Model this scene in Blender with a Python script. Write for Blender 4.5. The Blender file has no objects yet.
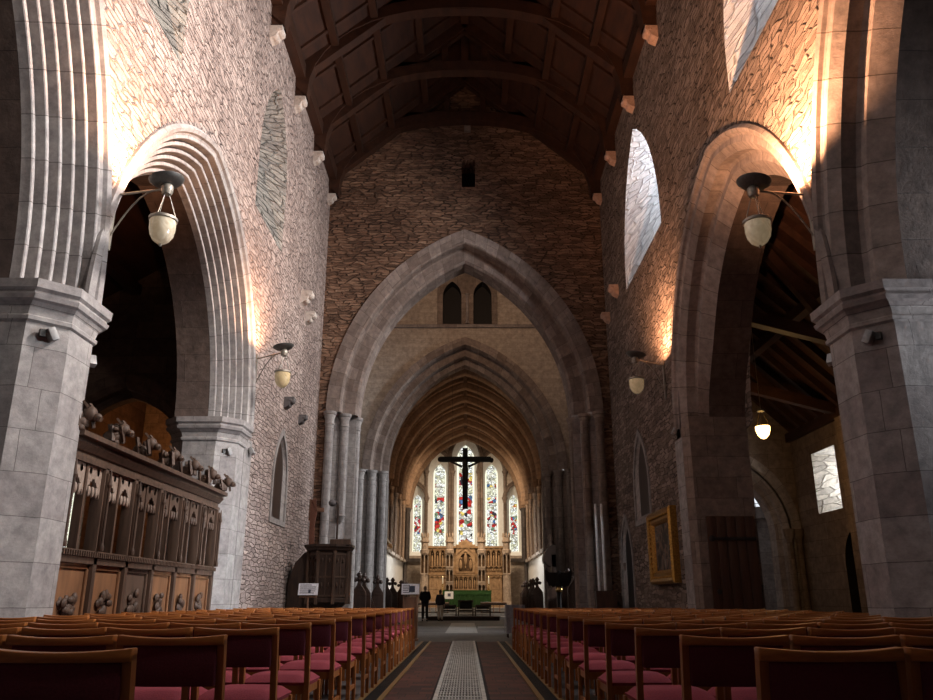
import bpy, bmesh, math, random
from mathutils import Vector, Matrix
from mathutils.geometry import tessellate_polygon
random.seed(7)
COL = bpy.context.scene.collection
PI = math.pi

# ------------------------------------------------------------------ materials
MATS = {}
class NT:
    def __init__(s, name):
        s.m = bpy.data.materials.new(name); s.m.use_nodes = True
        s.t = s.m.node_tree; s.t.nodes.clear()
        s.out = s.t.nodes.new('ShaderNodeOutputMaterial'); MATS[name] = s.m
    def n(s, typ, **kw):
        nd = s.t.nodes.new('ShaderNode' + typ)
        for k, v in kw.items():
            if k == 'i':
                for kk, vv in v.items():
                    if isinstance(vv, bpy.types.NodeSocket): s.t.links.new(vv, nd.inputs[kk])
                    else:
                        try: nd.inputs[kk].default_value = vv
                        except Exception: nd.inputs[kk].default_value = (*vv, 1)
            else: setattr(nd, k, v)
        return nd
    def math(s, op, a, b=0.5, c=0.0):
        return s.n('Math', operation=op, i={0: a, 1: b, 2: c}).outputs[0]
    def mix(s, f, a, b, bt='MIX'):
        nd = s.n('Mix', data_type='RGBA', blend_type=bt)
        for k, v in ((0, f), (6, a), (7, b)):
            if isinstance(v, bpy.types.NodeSocket): s.t.links.new(v, nd.inputs[k])
            else: nd.inputs[k].default_value = v if not isinstance(v, tuple) or len(v) == 4 else (*v, 1)
        return nd.outputs[2]
    def ramp(s, f, stops, const=False):
        nd = s.n('ValToRGB', i={0: f}); cr = nd.color_ramp
        if const: cr.interpolation = 'CONSTANT'
        while len(cr.elements) < len(stops): cr.elements.new(0.5)
        for e, (p, c) in zip(cr.elements, stops): e.position = p; e.color = (*c, 1) if len(c) == 3 else c
        return nd.outputs[0]
    def bsdf(s, col, rough=0.7, bump=None, bs=0.3, bd=0.02, metal=0.0, spec=0.3):
        p = s.n('BsdfPrincipled', i={'Base Color': col, 'Roughness': rough, 'Metallic': metal, 'Specular IOR Level': spec})
        if bump is not None:
            b = s.n('Bump', i={'Strength': bs, 'Distance': bd, 'Height': bump}); s.t.links.new(b.outputs[0], p.inputs['Normal'])
        s.t.links.new(p.outputs[0], s.out.inputs[0]); return p

def masonry(name, c1, c2, mortar, bw, bh, ms, distort=0.03, dist_scale=3.0, rough=0.9, bs=0.6, bd=0.03, stain=0.5, msmooth=0.2, tint=None):
    t = NT(name)
    uv = t.n('UVMap').outputs[0]
    n1 = t.n('TexNoise', i={'Vector': uv, 'Scale': dist_scale, 'Detail': 4.0})
    off = t.n('VectorMath', operation='SUBTRACT', i={0: n1.outputs[1], 1: (.5, .5, .5)}).outputs[0]
    off = t.n('VectorMath', operation='SCALE', i={0: off, 'Scale': distort}).outputs[0]
    v = t.n('VectorMath', operation='ADD', i={0: uv, 1: off}).outputs[0]
    b = t.n('TexBrick', i={'Vector': v, 'Color1': c1, 'Color2': c2, 'Mortar': mortar, 'Scale': 1.0, 'Mortar Size': ms, 'Mortar Smooth': msmooth,
                           'Bias': 0.0, 'Brick Width': bw, 'Row Height': bh})
    b.offset = 0.43; b.squash = 1.35; b.squash_frequency = 3
    big = t.n('TexNoise', i={'Vector': uv, 'Scale': 0.35, 'Detail': 6.0, 'Roughness': .6}).outputs[0]
    med = t.n('TexNoise', i={'Vector': uv, 'Scale': 5.0, 'Detail': 8.0, 'Roughness': .7}).outputs[0]
    col = t.mix(t.math('MULTIPLY', t.ramp(big, [(.3, (1, 1, 1)), (.62, (0, 0, 0))]), stain), b.outputs[0], (.35, .33, .33), 'MULTIPLY')
    col = t.mix(.85, col, t.ramp(med, [(.28, (.42, .41, .41)), (.68, (1.18, 1.15, 1.1))]), 'MULTIPLY')
    if tint: col = t.mix(t.ramp(big, [(.45, (0, 0, 0)), (.7, (1, 1, 1))]), col, tint, 'MULTIPLY')
    h = t.math('ADD', t.math('MULTIPLY', b.outputs[1], -1.0), t.math('MULTIPLY', med, 1.2))
    t.bsdf(col, rough, h, bs, bd); return t.m

def rubble(name, c1, c2, c3, mortar, sx=2.5, sy=10.5, rough=.92, bs=1.0, bd=.06, stain=.5, rn=.66):
    t = NT(name)
    uv = t.n('UVMap').outputs[0]
    n1 = t.n('TexNoise', i={'Vector': uv, 'Scale': 2.2, 'Detail': 3.0})
    off = t.n('VectorMath', operation='SUBTRACT', i={0: n1.outputs[1], 1: (.5, .5, .5)}).outputs[0]
    off = t.n('VectorMath', operation='SCALE', i={0: off, 'Scale': .13}).outputs[0]
    v = t.n('VectorMath', operation='ADD', i={0: uv, 1: off}).outputs[0]
    v = t.n('VectorMath', operation='MULTIPLY', i={0: v, 1: (sx, sy, 1)}).outputs[0]
    sp = t.n('SeparateXYZ', i={0: v})
    row = t.n('TexWhiteNoise', noise_dimensions='1D', i={'W': t.math('FLOOR', sp.outputs[1])}).outputs[0]
    v = t.n('CombineXYZ', i={0: t.math('ADD', sp.outputs[0], t.math('MULTIPLY', row, 3.0)), 1: sp.outputs[1]}).outputs[0]
    ce = t.n('TexVoronoi', voronoi_dimensions='2D', i={'Vector': v, 'Scale': 1.0, 'Randomness': rn})
    ed = t.n('TexVoronoi', voronoi_dimensions='2D', feature='DISTANCE_TO_EDGE', i={'Vector': v, 'Scale': 1.0, 'Randomness': rn}).outputs[0]
    rnd = t.n('SeparateColor', i={0: ce.outputs['Color']})
    col = t.ramp(rnd.outputs[0], [(.1, c1), (.5, c2), (.9, c3)])
    big = t.n('TexNoise', i={'Vector': uv, 'Scale': .35, 'Detail': 6.0, 'Roughness': .6}).outputs[0]
    med = t.n('TexNoise', i={'Vector': uv, 'Scale': 6.0, 'Detail': 8.0, 'Roughness': .72}).outputs[0]
    em = t.ramp(ed, [(.02, (0, 0, 0)), (.11, (1, 1, 1))])
    gone = t.ramp(t.n('TexNoise', i={'Vector': uv, 'Scale': 1.3, 'Detail': 3.0}).outputs[0], [(.38, (1, 1, 1)), (.62, (.12, .12, .12))])
    col = t.mix(t.math('MULTIPLY', t.math('SUBTRACT', 1.0, em), gone), col, mortar)
    col = t.mix(t.math('MULTIPLY', t.ramp(big, [(.32, (1, 1, 1)), (.6, (0, 0, 0))]), stain), col, (.4, .36, .35), 'MULTIPLY')
    col = t.mix(.8, col, t.ramp(med, [(.25, (.5, .5, .5)), (.72, (1.2, 1.17, 1.12))]), 'MULTIPLY')
    h = t.math('ADD', t.math('MULTIPLY', em, .8), t.math('MULTIPLY', med, .9))
    h = t.math('ADD', h, t.math('MULTIPLY', rnd.outputs[1], .8))
    t.bsdf(col, rough, h, bs, bd); return t.m
rubble('rubble_pale', (.62, .51, .465), (.53, .43, .395), (.43, .345, .315), (.22, .17, .155))
rubble('rubble_warm', (.42, .33, .28), (.31, .24, .20), (.22, .165, .135), (.08, .058, .046))
rubble('rubble_gable', (.39, .235, .155), (.28, .16, .105), (.18, .105, .07), (.08, .05, .036), 2.6, 10.5, stain=.8)
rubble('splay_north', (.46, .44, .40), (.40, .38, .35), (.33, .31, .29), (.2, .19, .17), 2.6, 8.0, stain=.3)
masonry('voussoir_grey', (.50, .48, .475), (.40, .37, .365), (.2, .185, .18), 60, .55, .006, .02, 2.0, bs=.4, bd=.02, stain=.25)
masonry('voussoir_pink', (.37, .30, .265), (.22, .165, .14), (.16, .125, .105), .44, .40, .006, .02, 2.0, bs=.4, bd=.02, stain=.4)
masonry('voussoir_order', (.42, .35, .32), (.30, .245, .22), (.15, .12, .1), 60, .55, .007, .02, 2.0, bs=.45, bd=.02, stain=.4)
masonry('ashlar_grey', (.44, .42, .41), (.36, .335, .33), (.20, .185, .18), .85, .46, .0045, .035, 2.0, bs=.45, bd=.02)
masonry('ashlar_pink', (.40, .36, .345), (.29, .245, .235), (.15, .125, .12), .85, .46, .005, .035, 2.0, bs=.45, bd=.02)
masonry('ashlar_brown', (.33, .265, .225), (.24, .185, .155), (.13, .10, .085), .8, .42, .005, .035, 2.0, bs=.45, bd=.02)
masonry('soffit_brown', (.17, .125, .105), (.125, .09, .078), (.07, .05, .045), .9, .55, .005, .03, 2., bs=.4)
masonry('aisle_shade', (.13, .085, .065), (.09, .058, .045), (.05, .035, .028), .8, .42, .005, .03, 2., bs=.4)  # stone darkened so the north aisle stays in shade
masonry('chancel_stone', (.40, .31, .245), (.3, .22, .17), (.2, .15, .12), .5, .3, .006, .02, 2.0, bs=.3, bd=.015)
masonry('rib_stone', (.46, .31, .21), (.36, .235, .155), (.25, .18, .13), 60, .7, .006, .02, 2., bs=.3, stain=.4)
masonry('dark_shaft', (.16, .14, .135), (.11, .095, .09), (.07, .06, .06), .9, .7, .006, .01, bs=.2)
masonry('plaster_wall', (.55, .47, .40), (.50, .42, .35), (.46, .39, .33), .5, .2, .012, .08, 3., bs=.35, bd=.015, stain=.25)
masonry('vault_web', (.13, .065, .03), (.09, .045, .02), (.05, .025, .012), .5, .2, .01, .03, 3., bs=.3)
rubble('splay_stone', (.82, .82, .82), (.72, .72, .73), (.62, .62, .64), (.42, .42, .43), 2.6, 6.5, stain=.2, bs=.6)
masonry('floor_stone', (.16, .15, .15), (.11, .10, .10), (.05, .05, .05), .9, .6, .008, .01, 2., rough=.55, bs=.15, bd=.01)
masonry('aisle_tile', (.16, .06, .042), (.05, .028, .026), (.02, .015, .015), .23, .23, .006, .0, 2., rough=.62, bs=.15, bd=.008)
masonry('ledger', (.42, .41, .4), (.38, .37, .36), (.2, .2, .2), 1.2, 1.6, .01, .0, rough=.45, bs=.1)
masonry('carved_stone', (.50, .33, .19), (.42, .27, .15), (.3, .19, .1), .6, .4, .003, .0, bs=.2, stain=.3)
masonry('carved_shadow', (.13, .075, .04), (.1, .06, .03), (.07, .04, .02), .6, .4, .003, .0, bs=.2, stain=.3)  # darker stone that puts the niche shade into the colour
masonry('carved_pale', (.56, .45, .36), (.5, .4, .32), (.35, .28, .22), .6, .4, .003, .0, bs=.2, stain=.3)

def wood(name, a, b, rough=.45, sc=(3, 3, 30), spec=.4, bump=.15):
    t = NT(name)
    co = t.n('TexCoord').outputs['Object']
    mp = t.n('Mapping', i={'Vector': co, 'Scale': sc}).outputs[0]
    nz = t.n('TexNoise', i={'Vector': mp, 'Scale': 1.0, 'Detail': 6.0, 'Roughness': .65}).outputs[0]
    t.bsdf(t.ramp(nz, [(.3, a), (.7, b)]), rough, nz, bump, .01, spec=spec); return t.m
wood('oak_chair', (.24, .075, .02), (.42, .15, .04), .38, (14, 14, 3))
wood('oak_rail', (.30, .095, .025), (.52, .19, .05), .35, (3, 30, 30))
wood('oak_screen', (.045, .026, .017), (.12, .072, .048), .6, (20, 14, 2))
wood('oak_panel', (.13, .06, .028), (.25, .12, .055), .55, (14, 8, 1.5))
wood('oak_carved', (.22, .16, .125), (.4, .31, .25), .7, (20, 20, 20))
wood('dark_oak', (.022, .013, .01), (.06, .034, .022), .5, (14, 14, 3))
wood('stall_oak', (.03, .016, .012), (.085, .045, .03), .4, (14, 14, 3), spec=.6)
wood('roof_oak', (.024, .0095, .005), (.06, .023, .011), .6, (4, 1.2, 4))
wood('roof_board', (.022, .008, .004), (.06, .021, .009), .7, (6, 1.0, 1.0))
wood('door_oak', (.05, .024, .014), (.10, .045, .025), .6, (9, 9, 1))
wood('lectern_oak', (.22, .12, .075), (.34, .2, .13), .5, (14, 14, 3))

def plain(name, col, rough=.6, metal=0., nscale=30., var=.15, bs=.0, spec=.4):
    t = NT(name)
    co = t.n('TexCoord').outputs['Object']
    nz = t.n('TexNoise', i={'Vector': co, 'Scale': nscale, 'Detail': 4.0}).outputs[0]
    c2 = tuple(min(1, c * (1 + var)) for c in col); c1 = tuple(c * (1 - var) for c in col)
    t.bsdf(t.ramp(nz, [(.3, c1), (.7, c2)]), rough, nz if bs else None, bs, .01, metal, spec); return t.m
plain('red_back', (.115, .016, .028), .9, nscale=120, bs=.2)
plain('red_seat', (.30, .042, .058), .85, nscale=120, bs=.25)
plain('brass_edge', (.26, .155, .06), .45, .3)
plain('iron', (.05, .048, .046), .5, .6)
plain('iron_grate', (.55, .53, .48), .45, .2, 8, .3)
plain('black', (.008, .008, .008), .8)
plain('near_black', (.014, .011, .01), .7)
plain('gilt', (.45, .24, .055), .35, .75, 25, .35, .3)
plain('brass', (.65, .45, .18), .25, .9)
plain('lamp_metal', (.34, .31, .26), .4, .45)
plain('dish_metal', (.13, .125, .115), .5, .5)
plain('white_paper', (.80, .80, .84), .7)
plain('ink', (.10, .1, .13), .8)
plain('ink_photo', (.05, .06, .09), .8)
plain('green_cloth', (.022, .07, .014), .85, 0, 40, .2)
plain('green_trim', (.03, .095, .02), .8)
plain('linen', (.75, .74, .72), .9)
plain('grey_cloth', (.33, .33, .36), .9)
plain('wax', (.85, .82, .72), .5)
plain('skin', (.48, .3, .22), .6)
plain('jacket_black', (.012, .012, .015), .85)
plain('jacket_navy', (.025, .022, .03), .85)
plain('trouser_dark', (.03, .028, .03), .85)
plain('trouser_khaki', (.78, .68, .56), .85)
plain('hair_grey', (.25, .21, .18), .8)
plain('hair_brown', (.12, .08, .06), .8)
plain('shoe', (.02, .018, .016), .5)
plain('grille_wire', (.2, .17, .12), .5, .4)
plain('white_wall', (.80, .79, .76), .9, nscale=4, var=.08, bs=.1)
plain('corbel_pale', (.55, .49, .44), .9, nscale=14, bs=.4)
plain('corbel_dark', (.13, .12, .12), .9, nscale=14, bs=.4)
plain('corbel_pink', (.52, .34, .26), .9, nscale=14, bs=.4)
plain('floodlight', (.32, .31, .30), .5, .2)
plain('light_streak', (.92, .92, .92), .3, nscale=6)
plain('amber_panel', (.45, .2, .06), .5)
plain('brown_cloth', (.13, .05, .03), .9)
plain('brown_arm', (.17, .085, .05), .8)

def bowl(name, c1, c2, e):
    t = NT(name); co = t.n('TexCoord').outputs['Object']
    nz = t.n('TexNoise', i={'Vector': co, 'Scale': 9., 'Detail': 4.0, 'Distortion': 1.2}).outputs[0]
    p = t.bsdf(t.ramp(nz, [(.35, c1), (.65, c2)]), .14, spec=.7); p.inputs['Emission Color'].default_value = (1, .74, .42, 1); p.inputs['Emission Strength'].default_value = e
bowl('glass_bowl', (.5, .42, .3), (.66, .6, .48), .13)
bowl('glass_bowl_amber', (.5, .38, .2), (.66, .52, .3), .12)
def painting():
    t = NT('old_painting'); co = t.n('TexCoord').outputs['Object']
    nz = t.n('TexNoise', i={'Vector': co, 'Scale': 2.6, 'Detail': 7.0, 'Distortion': 1.4}).outputs[0]
    t.bsdf(t.ramp(nz, [(.35, (.015, .014, .013)), (.46, (.05, .038, .03)), (.54, (.22, .14, .10)), (.58, (.06, .055, .06)), (.7, (.26, .21, .17))]), .55, spec=.15)
painting()

def bowl_lit():
    t = NT('lit_bowl'); e = t.n('Emission', i={'Color': (1, .62, .22, 1), 'Strength': 7.0}); t.t.links.new(e.outputs[0], t.out.inputs[0])
bowl_lit()
def lamp_glow(name, col, s):
    t = NT(name); e = t.n('Emission', i={'Color': (*col, 1), 'Strength': s}); t.t.links.new(e.outputs[0], t.out.inputs[0])
lamp_glow('flame', (1, .75, .35), 6)
lamp_glow('bulb_dim', (1, .75, .5), 1.2)

def glass_clear(name, tint, sc=9.):
    t = NT(name); uv = t.n('UVMap').outputs[0]
    b = t.n('TexBrick', i={'Vector': uv, 'Color1': (*tint, 1), 'Color2': (*[c * .8 for c in tint], 1), 'Mortar': (.02, .02, .02, 1), 'Scale': 1.0, 'Mortar Size': .01, 'Brick Width': .2, 'Row Height': .26})
    tr = t.n('BsdfTransparent', i={'Color': b.outputs[0]})
    gl = t.n('BsdfGlossy', i={'Color': (.8, .8, .8, 1), 'Roughness': .1})
    mx = t.n('MixShader', i={0: .06}); t.t.links.new(tr.outputs[0], mx.inputs[1]); t.t.links.new(gl.outputs[0], mx.inputs[2])
    t.t.links.new(mx.outputs[0], t.out.inputs[0])
glass_clear('leaded_glass', (.9, .93, .97))
glass_clear('dim_glass', (.30, .27, .19))

def stained(name, seed, bands):
    """bands: (v0, v1) ranges of the pane height (0..1) filled with vivid figures, the rest pale grisaille."""
    t = NT(name)
    uv = t.n('UVMap').outputs[0]; sep = t.n('SeparateXYZ', i={0: uv}); x, y = sep.outputs[0], sep.outputs[1]
    sv = t.n('VectorMath', operation='MULTIPLY_ADD', i={0: uv, 1: (.5, 6.5 if seed < 4 else 5.0, 0), 2: (seed * 3.7, seed * 1.3, 0)}).outputs[0]
    vo = t.n('TexVoronoi', i={'Vector': sv, 'Scale': 4.2})
    ed = t.n('TexVoronoi', feature='DISTANCE_TO_EDGE', i={'Vector': sv, 'Scale': 4.2}).outputs[0]
    rnd = t.n('SeparateColor', i={0: vo.outputs['Color']}).outputs[0]
    vivid = t.ramp(rnd, [(0, (.9, .86, .8)), (.3, (.60, .04, .03)), (.48, (.10, .19, .38)), (.56, (.05, .04, .05)), (.64, (.95, .72, .2)), (.72, (.95, .92, .85)), (.88, (.55, .06, .08)), (.95, (.25, .35, .22))], True)
    pale = t.ramp(rnd, [(0, (1, .97, .86)), (.3, (.92, .9, .72)), (.55, (1, 1, .95)), (.78, (.86, .84, .62)), (.95, (.5, .46, .34))], True)
    mask = None
    for a, b, in bands:
        m = t.math('MULTIPLY', t.math('MULTIPLY', t.math('GREATER_THAN', y, a), t.math('LESS_THAN', y, b)), t.math('LESS_THAN', t.math('ABSOLUTE', x), .74))
        mask = m if mask is None else t.math('MAXIMUM', mask, m)
    col = t.mix(mask, pale, vivid)
    # pale border strip down both sides, thin dark saddle bars
    col = t.mix(t.math('LESS_THAN', ed, .022), col, (.03, .025, .02))
    sv2 = t.n('VectorMath', operation='SCALE', i={0: sv, 'Scale': 2.6}).outputs[0]
    v2 = t.n('TexVoronoi', i={'Vector': sv2, 'Scale': 4.2}); e2 = t.n('TexVoronoi', feature='DISTANCE_TO_EDGE', i={'Vector': sv2, 'Scale': 4.2}).outputs[0]
    r2 = t.n('SeparateColor', i={0: v2.outputs['Color']}).outputs[1]
    col = t.mix(1.0, col, t.ramp(r2, [(0, (.45, .43, .4)), (.25, (.8, .78, .7)), (.5, (1, 1, 1)), (.85, (.62, .6, .5))], True), 'MULTIPLY')
    col = t.mix(t.math('MULTIPLY', t.math('LESS_THAN', e2, .03), .55), col, (.05, .045, .04))
    bar = t.math('LESS_THAN', t.math('ABSOLUTE', t.math('SUBTRACT', t.math('FRACT', t.math('MULTIPLY', y, 9.0)), .5)), .035)
    col = t.mix(t.math('MULTIPLY', bar, .6), col, (.06, .05, .05))
    bd = t.math('GREATER_THAN', t.math('ABSOLUTE', x), .80)
    col = t.mix(bd, col, (1, .95, .7))
    tr = t.n('BsdfTransparent', i={'Color': col})
    t.t.links.new(tr.outputs[0], t.out.inputs[0])
stained('stained_centre', 1, [(.06, .17), (.2, .5), (.6, .72)])
stained('stained_inner_a', 2, [(.18, .46), (.53, .6), (.72, .76)])
stained('stained_inner_b', 3, [(.18, .46), (.53, .6), (.72, .76)])
stained('stained_outer_a', 4, [(.3, .62), (.78, .84)])
stained('stained_outer_b', 5, [(.3, .62), (.78, .84)])

# ------------------------------------------------------------------ mesh builder
class MB:
    def __init__(s): s.v = []; s.f = []; s.uv = []; s.sm = []
    def add(s, vs, fs, uvs=None, smooth=False):
        o = len(s.v); s.v += [Vector(v) for v in vs]
        for k, f in enumerate(fs):
            s.f.append([o + i for i in f]); s.uv.append([uvs[i] for i in f] if uvs else None); s.sm.append(smooth)
        return s
    def box(s, x0, y0, z0, x1, y1, z1, M=None):
        vs = [Vector(p) for p in ((x0, y0, z0), (x1, y0, z0), (x1, y1, z0), (x0, y1, z0), (x0, y0, z1), (x1, y0, z1), (x1, y1, z1), (x0, y1, z1))]
        if M is not None: vs = [M @ v for v in vs]
        return s.add(vs, [(0, 3, 2, 1), (4, 5, 6, 7), (0, 1, 5, 4), (1, 2, 6, 5), (2, 3, 7, 6), (3, 0, 4, 7)])
    def beam(s, a, b, w, h, up=(0, 0, 1)):
        a, b = Vector(a), Vector(b); d = (b - a).normalized(); up = Vector(up)
        x = d.cross(up)
        if x.length < 1e-4: x = d.cross(Vector((1, 0, 0)))
        x.normalize(); z = x.cross(d)
        vs = [p + x * (i * w / 2) + z * (j * h / 2) for p in (a, b) for i, j in ((-1, -1), (1, -1), (1, 1), (-1, 1))]
        return s.add(vs, [(3, 2, 1, 0), (4, 5, 6, 7), (0, 1, 5, 4), (1, 2, 6, 5), (2, 3, 7, 6), (3, 0, 4, 7)])
    def tube(s, pts, r, n=8, caps=True):
        pts = [Vector(p) for p in pts]; rs = r if isinstance(r, (list, tuple)) else [r] * len(pts)
        vs, fs = [], []; px = None
        for i, p in enumerate(pts):
            d = (pts[min(i + 1, len(pts) - 1)] - pts[max(i - 1, 0)]).normalized()
            x = px - d * px.dot(d) if px is not None else d.cross(Vector((0, 0, 1)))
            if x.length < 1e-3: x = d.cross(Vector((1, 0, 0)))
            x.normalize(); px = x; y = d.cross(x)
            vs += [p + (x * math.cos(2 * PI * k / n) + y * math.sin(2 * PI * k / n)) * rs[i] for k in range(n)]
        for i in range(len(pts) - 1):
            for k in range(n):
                a, b = i * n + k, i * n + (k + 1) % n
                fs.append((a, b, b + n, a + n))
        if caps: fs += [tuple(range(n))[::-1], tuple((len(pts) - 1) * n + k for k in range(n))]
        return s.add(vs, fs, None, True)
    def lathe(s, prof, c=(0, 0, 0), n=16, M=None, a0=0., a1=2 * PI, smooth=True):
        full = abs(a1 - a0 - 2 * PI) < 1e-4; m = n if full else n + 1
        vs, fs, uv = [], [], []; c = Vector(c); L = 0
        for i, (r, z) in enumerate(prof):
            if i: L += math.hypot(r - prof[i - 1][0], z - prof[i - 1][1])
            for k in range(m):
                a = a0 + (a1 - a0) * k / n
                p = Vector((r * math.cos(a), r * math.sin(a), z)); vs.append((M @ p if M is not None else p) + c)
        for i in range(len(prof) - 1):
            for k in range(n):
                a, b = i * m + k, i * m + (k + 1) % m
                fs.append((a, b, b + m, a + m))
        if full:
            if prof[0][0] > 1e-5: fs.append(tuple(range(m))[::-1])
            if prof[-1][0] > 1e-5: fs.append(tuple((len(prof) - 1) * m + k for k in range(m)))
        return s.add(vs, fs, None, smooth)
    def blob(s, c, r, M=None, nu=10, nv=7):
        r = r if isinstance(r, (tuple, list)) else (r, r, r); c = Vector(c); vs, fs = [], []
        for j in range(nv + 1):
            t = PI * j / nv
            for k in range(nu):
                a = 2 * PI * k / nu
                p = Vector((r[0] * math.sin(t) * math.cos(a), r[1] * math.sin(t) * math.sin(a), r[2] * math.cos(t)))
                vs.append((M @ p if M is not None else p) + c)
        for j in range(nv):
            for k in range(nu):
                a, b = j * nu + k, j * nu + (k + 1) % nu
                fs.append((a, a + nu, b + nu, b))
        return s.add(vs, fs, None, True)
    def prism(s, poly, f, b):
        """poly: 2D outline; f, b map a 2D point to the front and back 3D points."""
        n = len(poly); vs = [Vector(f(p)) for p in poly] + [Vector(b(p)) for p in poly]
        tri = tessellate_polygon([[Vector((p[0], p[1], 0)) for p in poly]])
        fs = [tuple(t) for t in tri] + [tuple(i + n for i in t)[::-1] for t in tri]
        fs += [(i, (i + 1) % n, (i + 1) % n + n, i + n) for i in range(n)]
        return s.add(vs, fs)
    def plate(s, loops, f, uvf=None):
        """Flat plate with holes (first loop the outline)."""
        pts = [p for l in loops for p in l]
        tri = tessellate_polygon([[Vector((p[0], p[1], 0)) for p in l] for l in loops])
        return s.add([Vector(f(p)) for p in pts], [tuple(t) for t in tri], [uvf(p) if uvf else (p[0], p[1]) for p in pts])
    def strip(s, A, B, ua=None, close=False, smooth=False):
        n = len(A); vs = [Vector(p) for p in A] + [Vector(p) for p in B]
        L = [0.]
        for i in range(1, n): L.append(L[-1] + (vs[i] - vs[i - 1]).length)
        w = sum((vs[i] - vs[i + n]).length for i in range(n)) / n
        uv = [(0, l) for l in L] + [(w, l) for l in L]
        R = range(n if close else n - 1)
        return s.add(vs, [(i, (i + 1) % n, (i + 1) % n + n, i + n) for i in R], uv, smooth)
    def build(s, name, mat, parent=None, bevel=0., angle=40, recalc=True, loc=None):
        me = bpy.data.meshes.new(name); bm = bmesh.new()
        ul = bm.loops.layers.uv.new('UVMap'); vv = [bm.verts.new(v) for v in s.v]
        done = []
        for f, uv, sm in zip(s.f, s.uv, s.sm):
            try: fc = bm.faces.new([vv[i] for i in f])
            except ValueError: continue
            fc.smooth = True; done.append((fc, uv))
        flagged = []
        for fc, uv in done:
            if uv:
                for lp, u in zip(fc.loops, uv): lp[ul].uv = u
            else: flagged.append(fc)
        if bevel: bmesh.ops.bevel(bm, geom=list(bm.edges), offset=bevel, segments=2, profile=.5, affect='EDGES', clamp_overlap=True)
        if recalc: bmesh.ops.recalc_face_normals(bm, faces=list(bm.faces))
        fl = list(bm.faces) if bevel else flagged
        for fc in fl:
            if not fc.is_valid: continue
            n = fc.normal; ax = max(range(3), key=lambda i: abs(n[i]))
            for lp in fc.loops:
                c = lp.vert.co; lp[ul].uv = ((c.y, c.z), (c.x, c.z), (c.x, c.y))[ax]
        bm.to_mesh(me); bm.free()
        me.polygons.foreach_set('use_smooth', [True] * len(me.polygons))
        me.set_sharp_from_angle(angle=math.radians(angle))
        me.materials.append(MATS[mat])
        o = bpy.data.objects.new(name, me); COL.objects.link(o)
        if parent: o.parent = parent
        if loc: o.location = loc
        return o

def tag(o, label, cat, group=None):
    o['label'] = label; o['category'] = cat
    if group: o['group'] = group
    return o
def struct(o): o['kind'] = 'structure'; return o
def thing(name, label, cat, loc=(0, 0, 0), rz=0., group=None):
    o = bpy.data.objects.new(name, None); COL.objects.link(o); o.location = loc; o.rotation_euler = (0, 0, rz)
    o.empty_display_size = .2
    return tag(o, label, cat, group)
def copy_tree(o, parent=None):
    c = o.copy(); COL.objects.link(c); c.parent = parent
    for ch in list(o.children): copy_tree(ch, c)
    return c
ORD = ['zeroth', 'first', 'second', 'third', 'fourth', 'fifth', 'sixth', 'seventh', 'eighth', 'ninth', 'tenth', 'eleventh', 'twelfth', 'thirteenth', 'fourteenth',
       'fifteenth', 'sixteenth', 'seventeenth', 'eighteenth', 'nineteenth', 'twentieth']

# ------------------------------------------------------------------ arches
def arch_pts(c, half, R, z0, d=0., n=22, zb=None, zb2=None):
    """Pointed arch outline, left foot -> apex -> right foot, shrunk inward by d."""
    r = R - d; ta = math.acos(max(-1, min(1, (half - R) / r)))
    L = [(c - half + R + r * math.cos(PI + (ta - PI) * k / n), z0 + r * math.sin(PI + (ta - PI) * k / n)) for k in range(n + 1)]
    Rr = [(2 * c - x, z) for x, z in L[::-1]][1:]
    pts = L + Rr
    if zb is not None: pts = [(c - half + d, zb)] + pts
    if zb2 is not None or zb is not None: pts = pts + [(c + half - d, zb if zb2 is None else zb2)]
    return pts
def arch_sweep(mb, prof, to3, c, half, R, z0, n=22, zb=None, zb2=None, die=None):
    """Sweep a moulding profile of (inward offset, depth) round a pointed arch; the joints run across all orders.
    die = (z_low, z_high, d_max): on the right leg the orders fade into the respond between these heights."""
    def pts(d):
        P = arch_pts(c, half, R, z0, d, n, zb, zb2)
        if die:
            out = []
            for x, z in P:
                if x > c and z < die[1] and d > die[2]:
                    k = max(0., min(1., (z - die[0]) / (die[1] - die[0]))); k = k * k * (3 - 2 * k)
                    dx = half - (x - c) if z <= z0 else d
                    x = x + (d - die[2]) * (1 - k)
                out.append((x, z))
            P = out
        return P
    cur = [pts(d) for d, q in prof]
    L = [0.]
    for a, b in zip(cur[len(cur) // 2], cur[len(cur) // 2][1:]): L.append(L[-1] + math.hypot(b[0] - a[0], b[1] - a[1]))
    w = 0.
    for A, B, p0, p1 in zip(cur, cur[1:], prof, prof[1:]):
        w1 = w + math.hypot(p1[0] - p0[0], p1[1] - p0[1]); m = len(A)
        vs = [to3(x, z, p0[1]) for x, z in A] + [to3(x, z, p1[1]) for x, z in B]
        mb.add(vs, [(i, i + 1, i + 1 + m, i + m) for i in range(m - 1)], [(w, l) for l in L] + [(w1, l) for l in L])
        w = w1
    return mb

def tW(x, z, q=0.): return Vector((-4.5 - q, x, z))          # north nave wall, depth into wall
def tE(x, z, q=0.): return Vector((4.5 + q, x, z))           # south nave wall

def lancet_loop(y0, y1, z0, z1, n=8, k=1.25):
    h = (y1 - y0) / 2; c = (y0 + y1) / 2; R = h * 2 * k / 1.25 if k >= 1.25 else h * 2
    rise = math.sqrt(R * R - (R - h) ** 2)
    return [(y0, z0)] + arch_pts(c, h, R, z1 - rise, 0, n) + [(y1, z0)]

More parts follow.
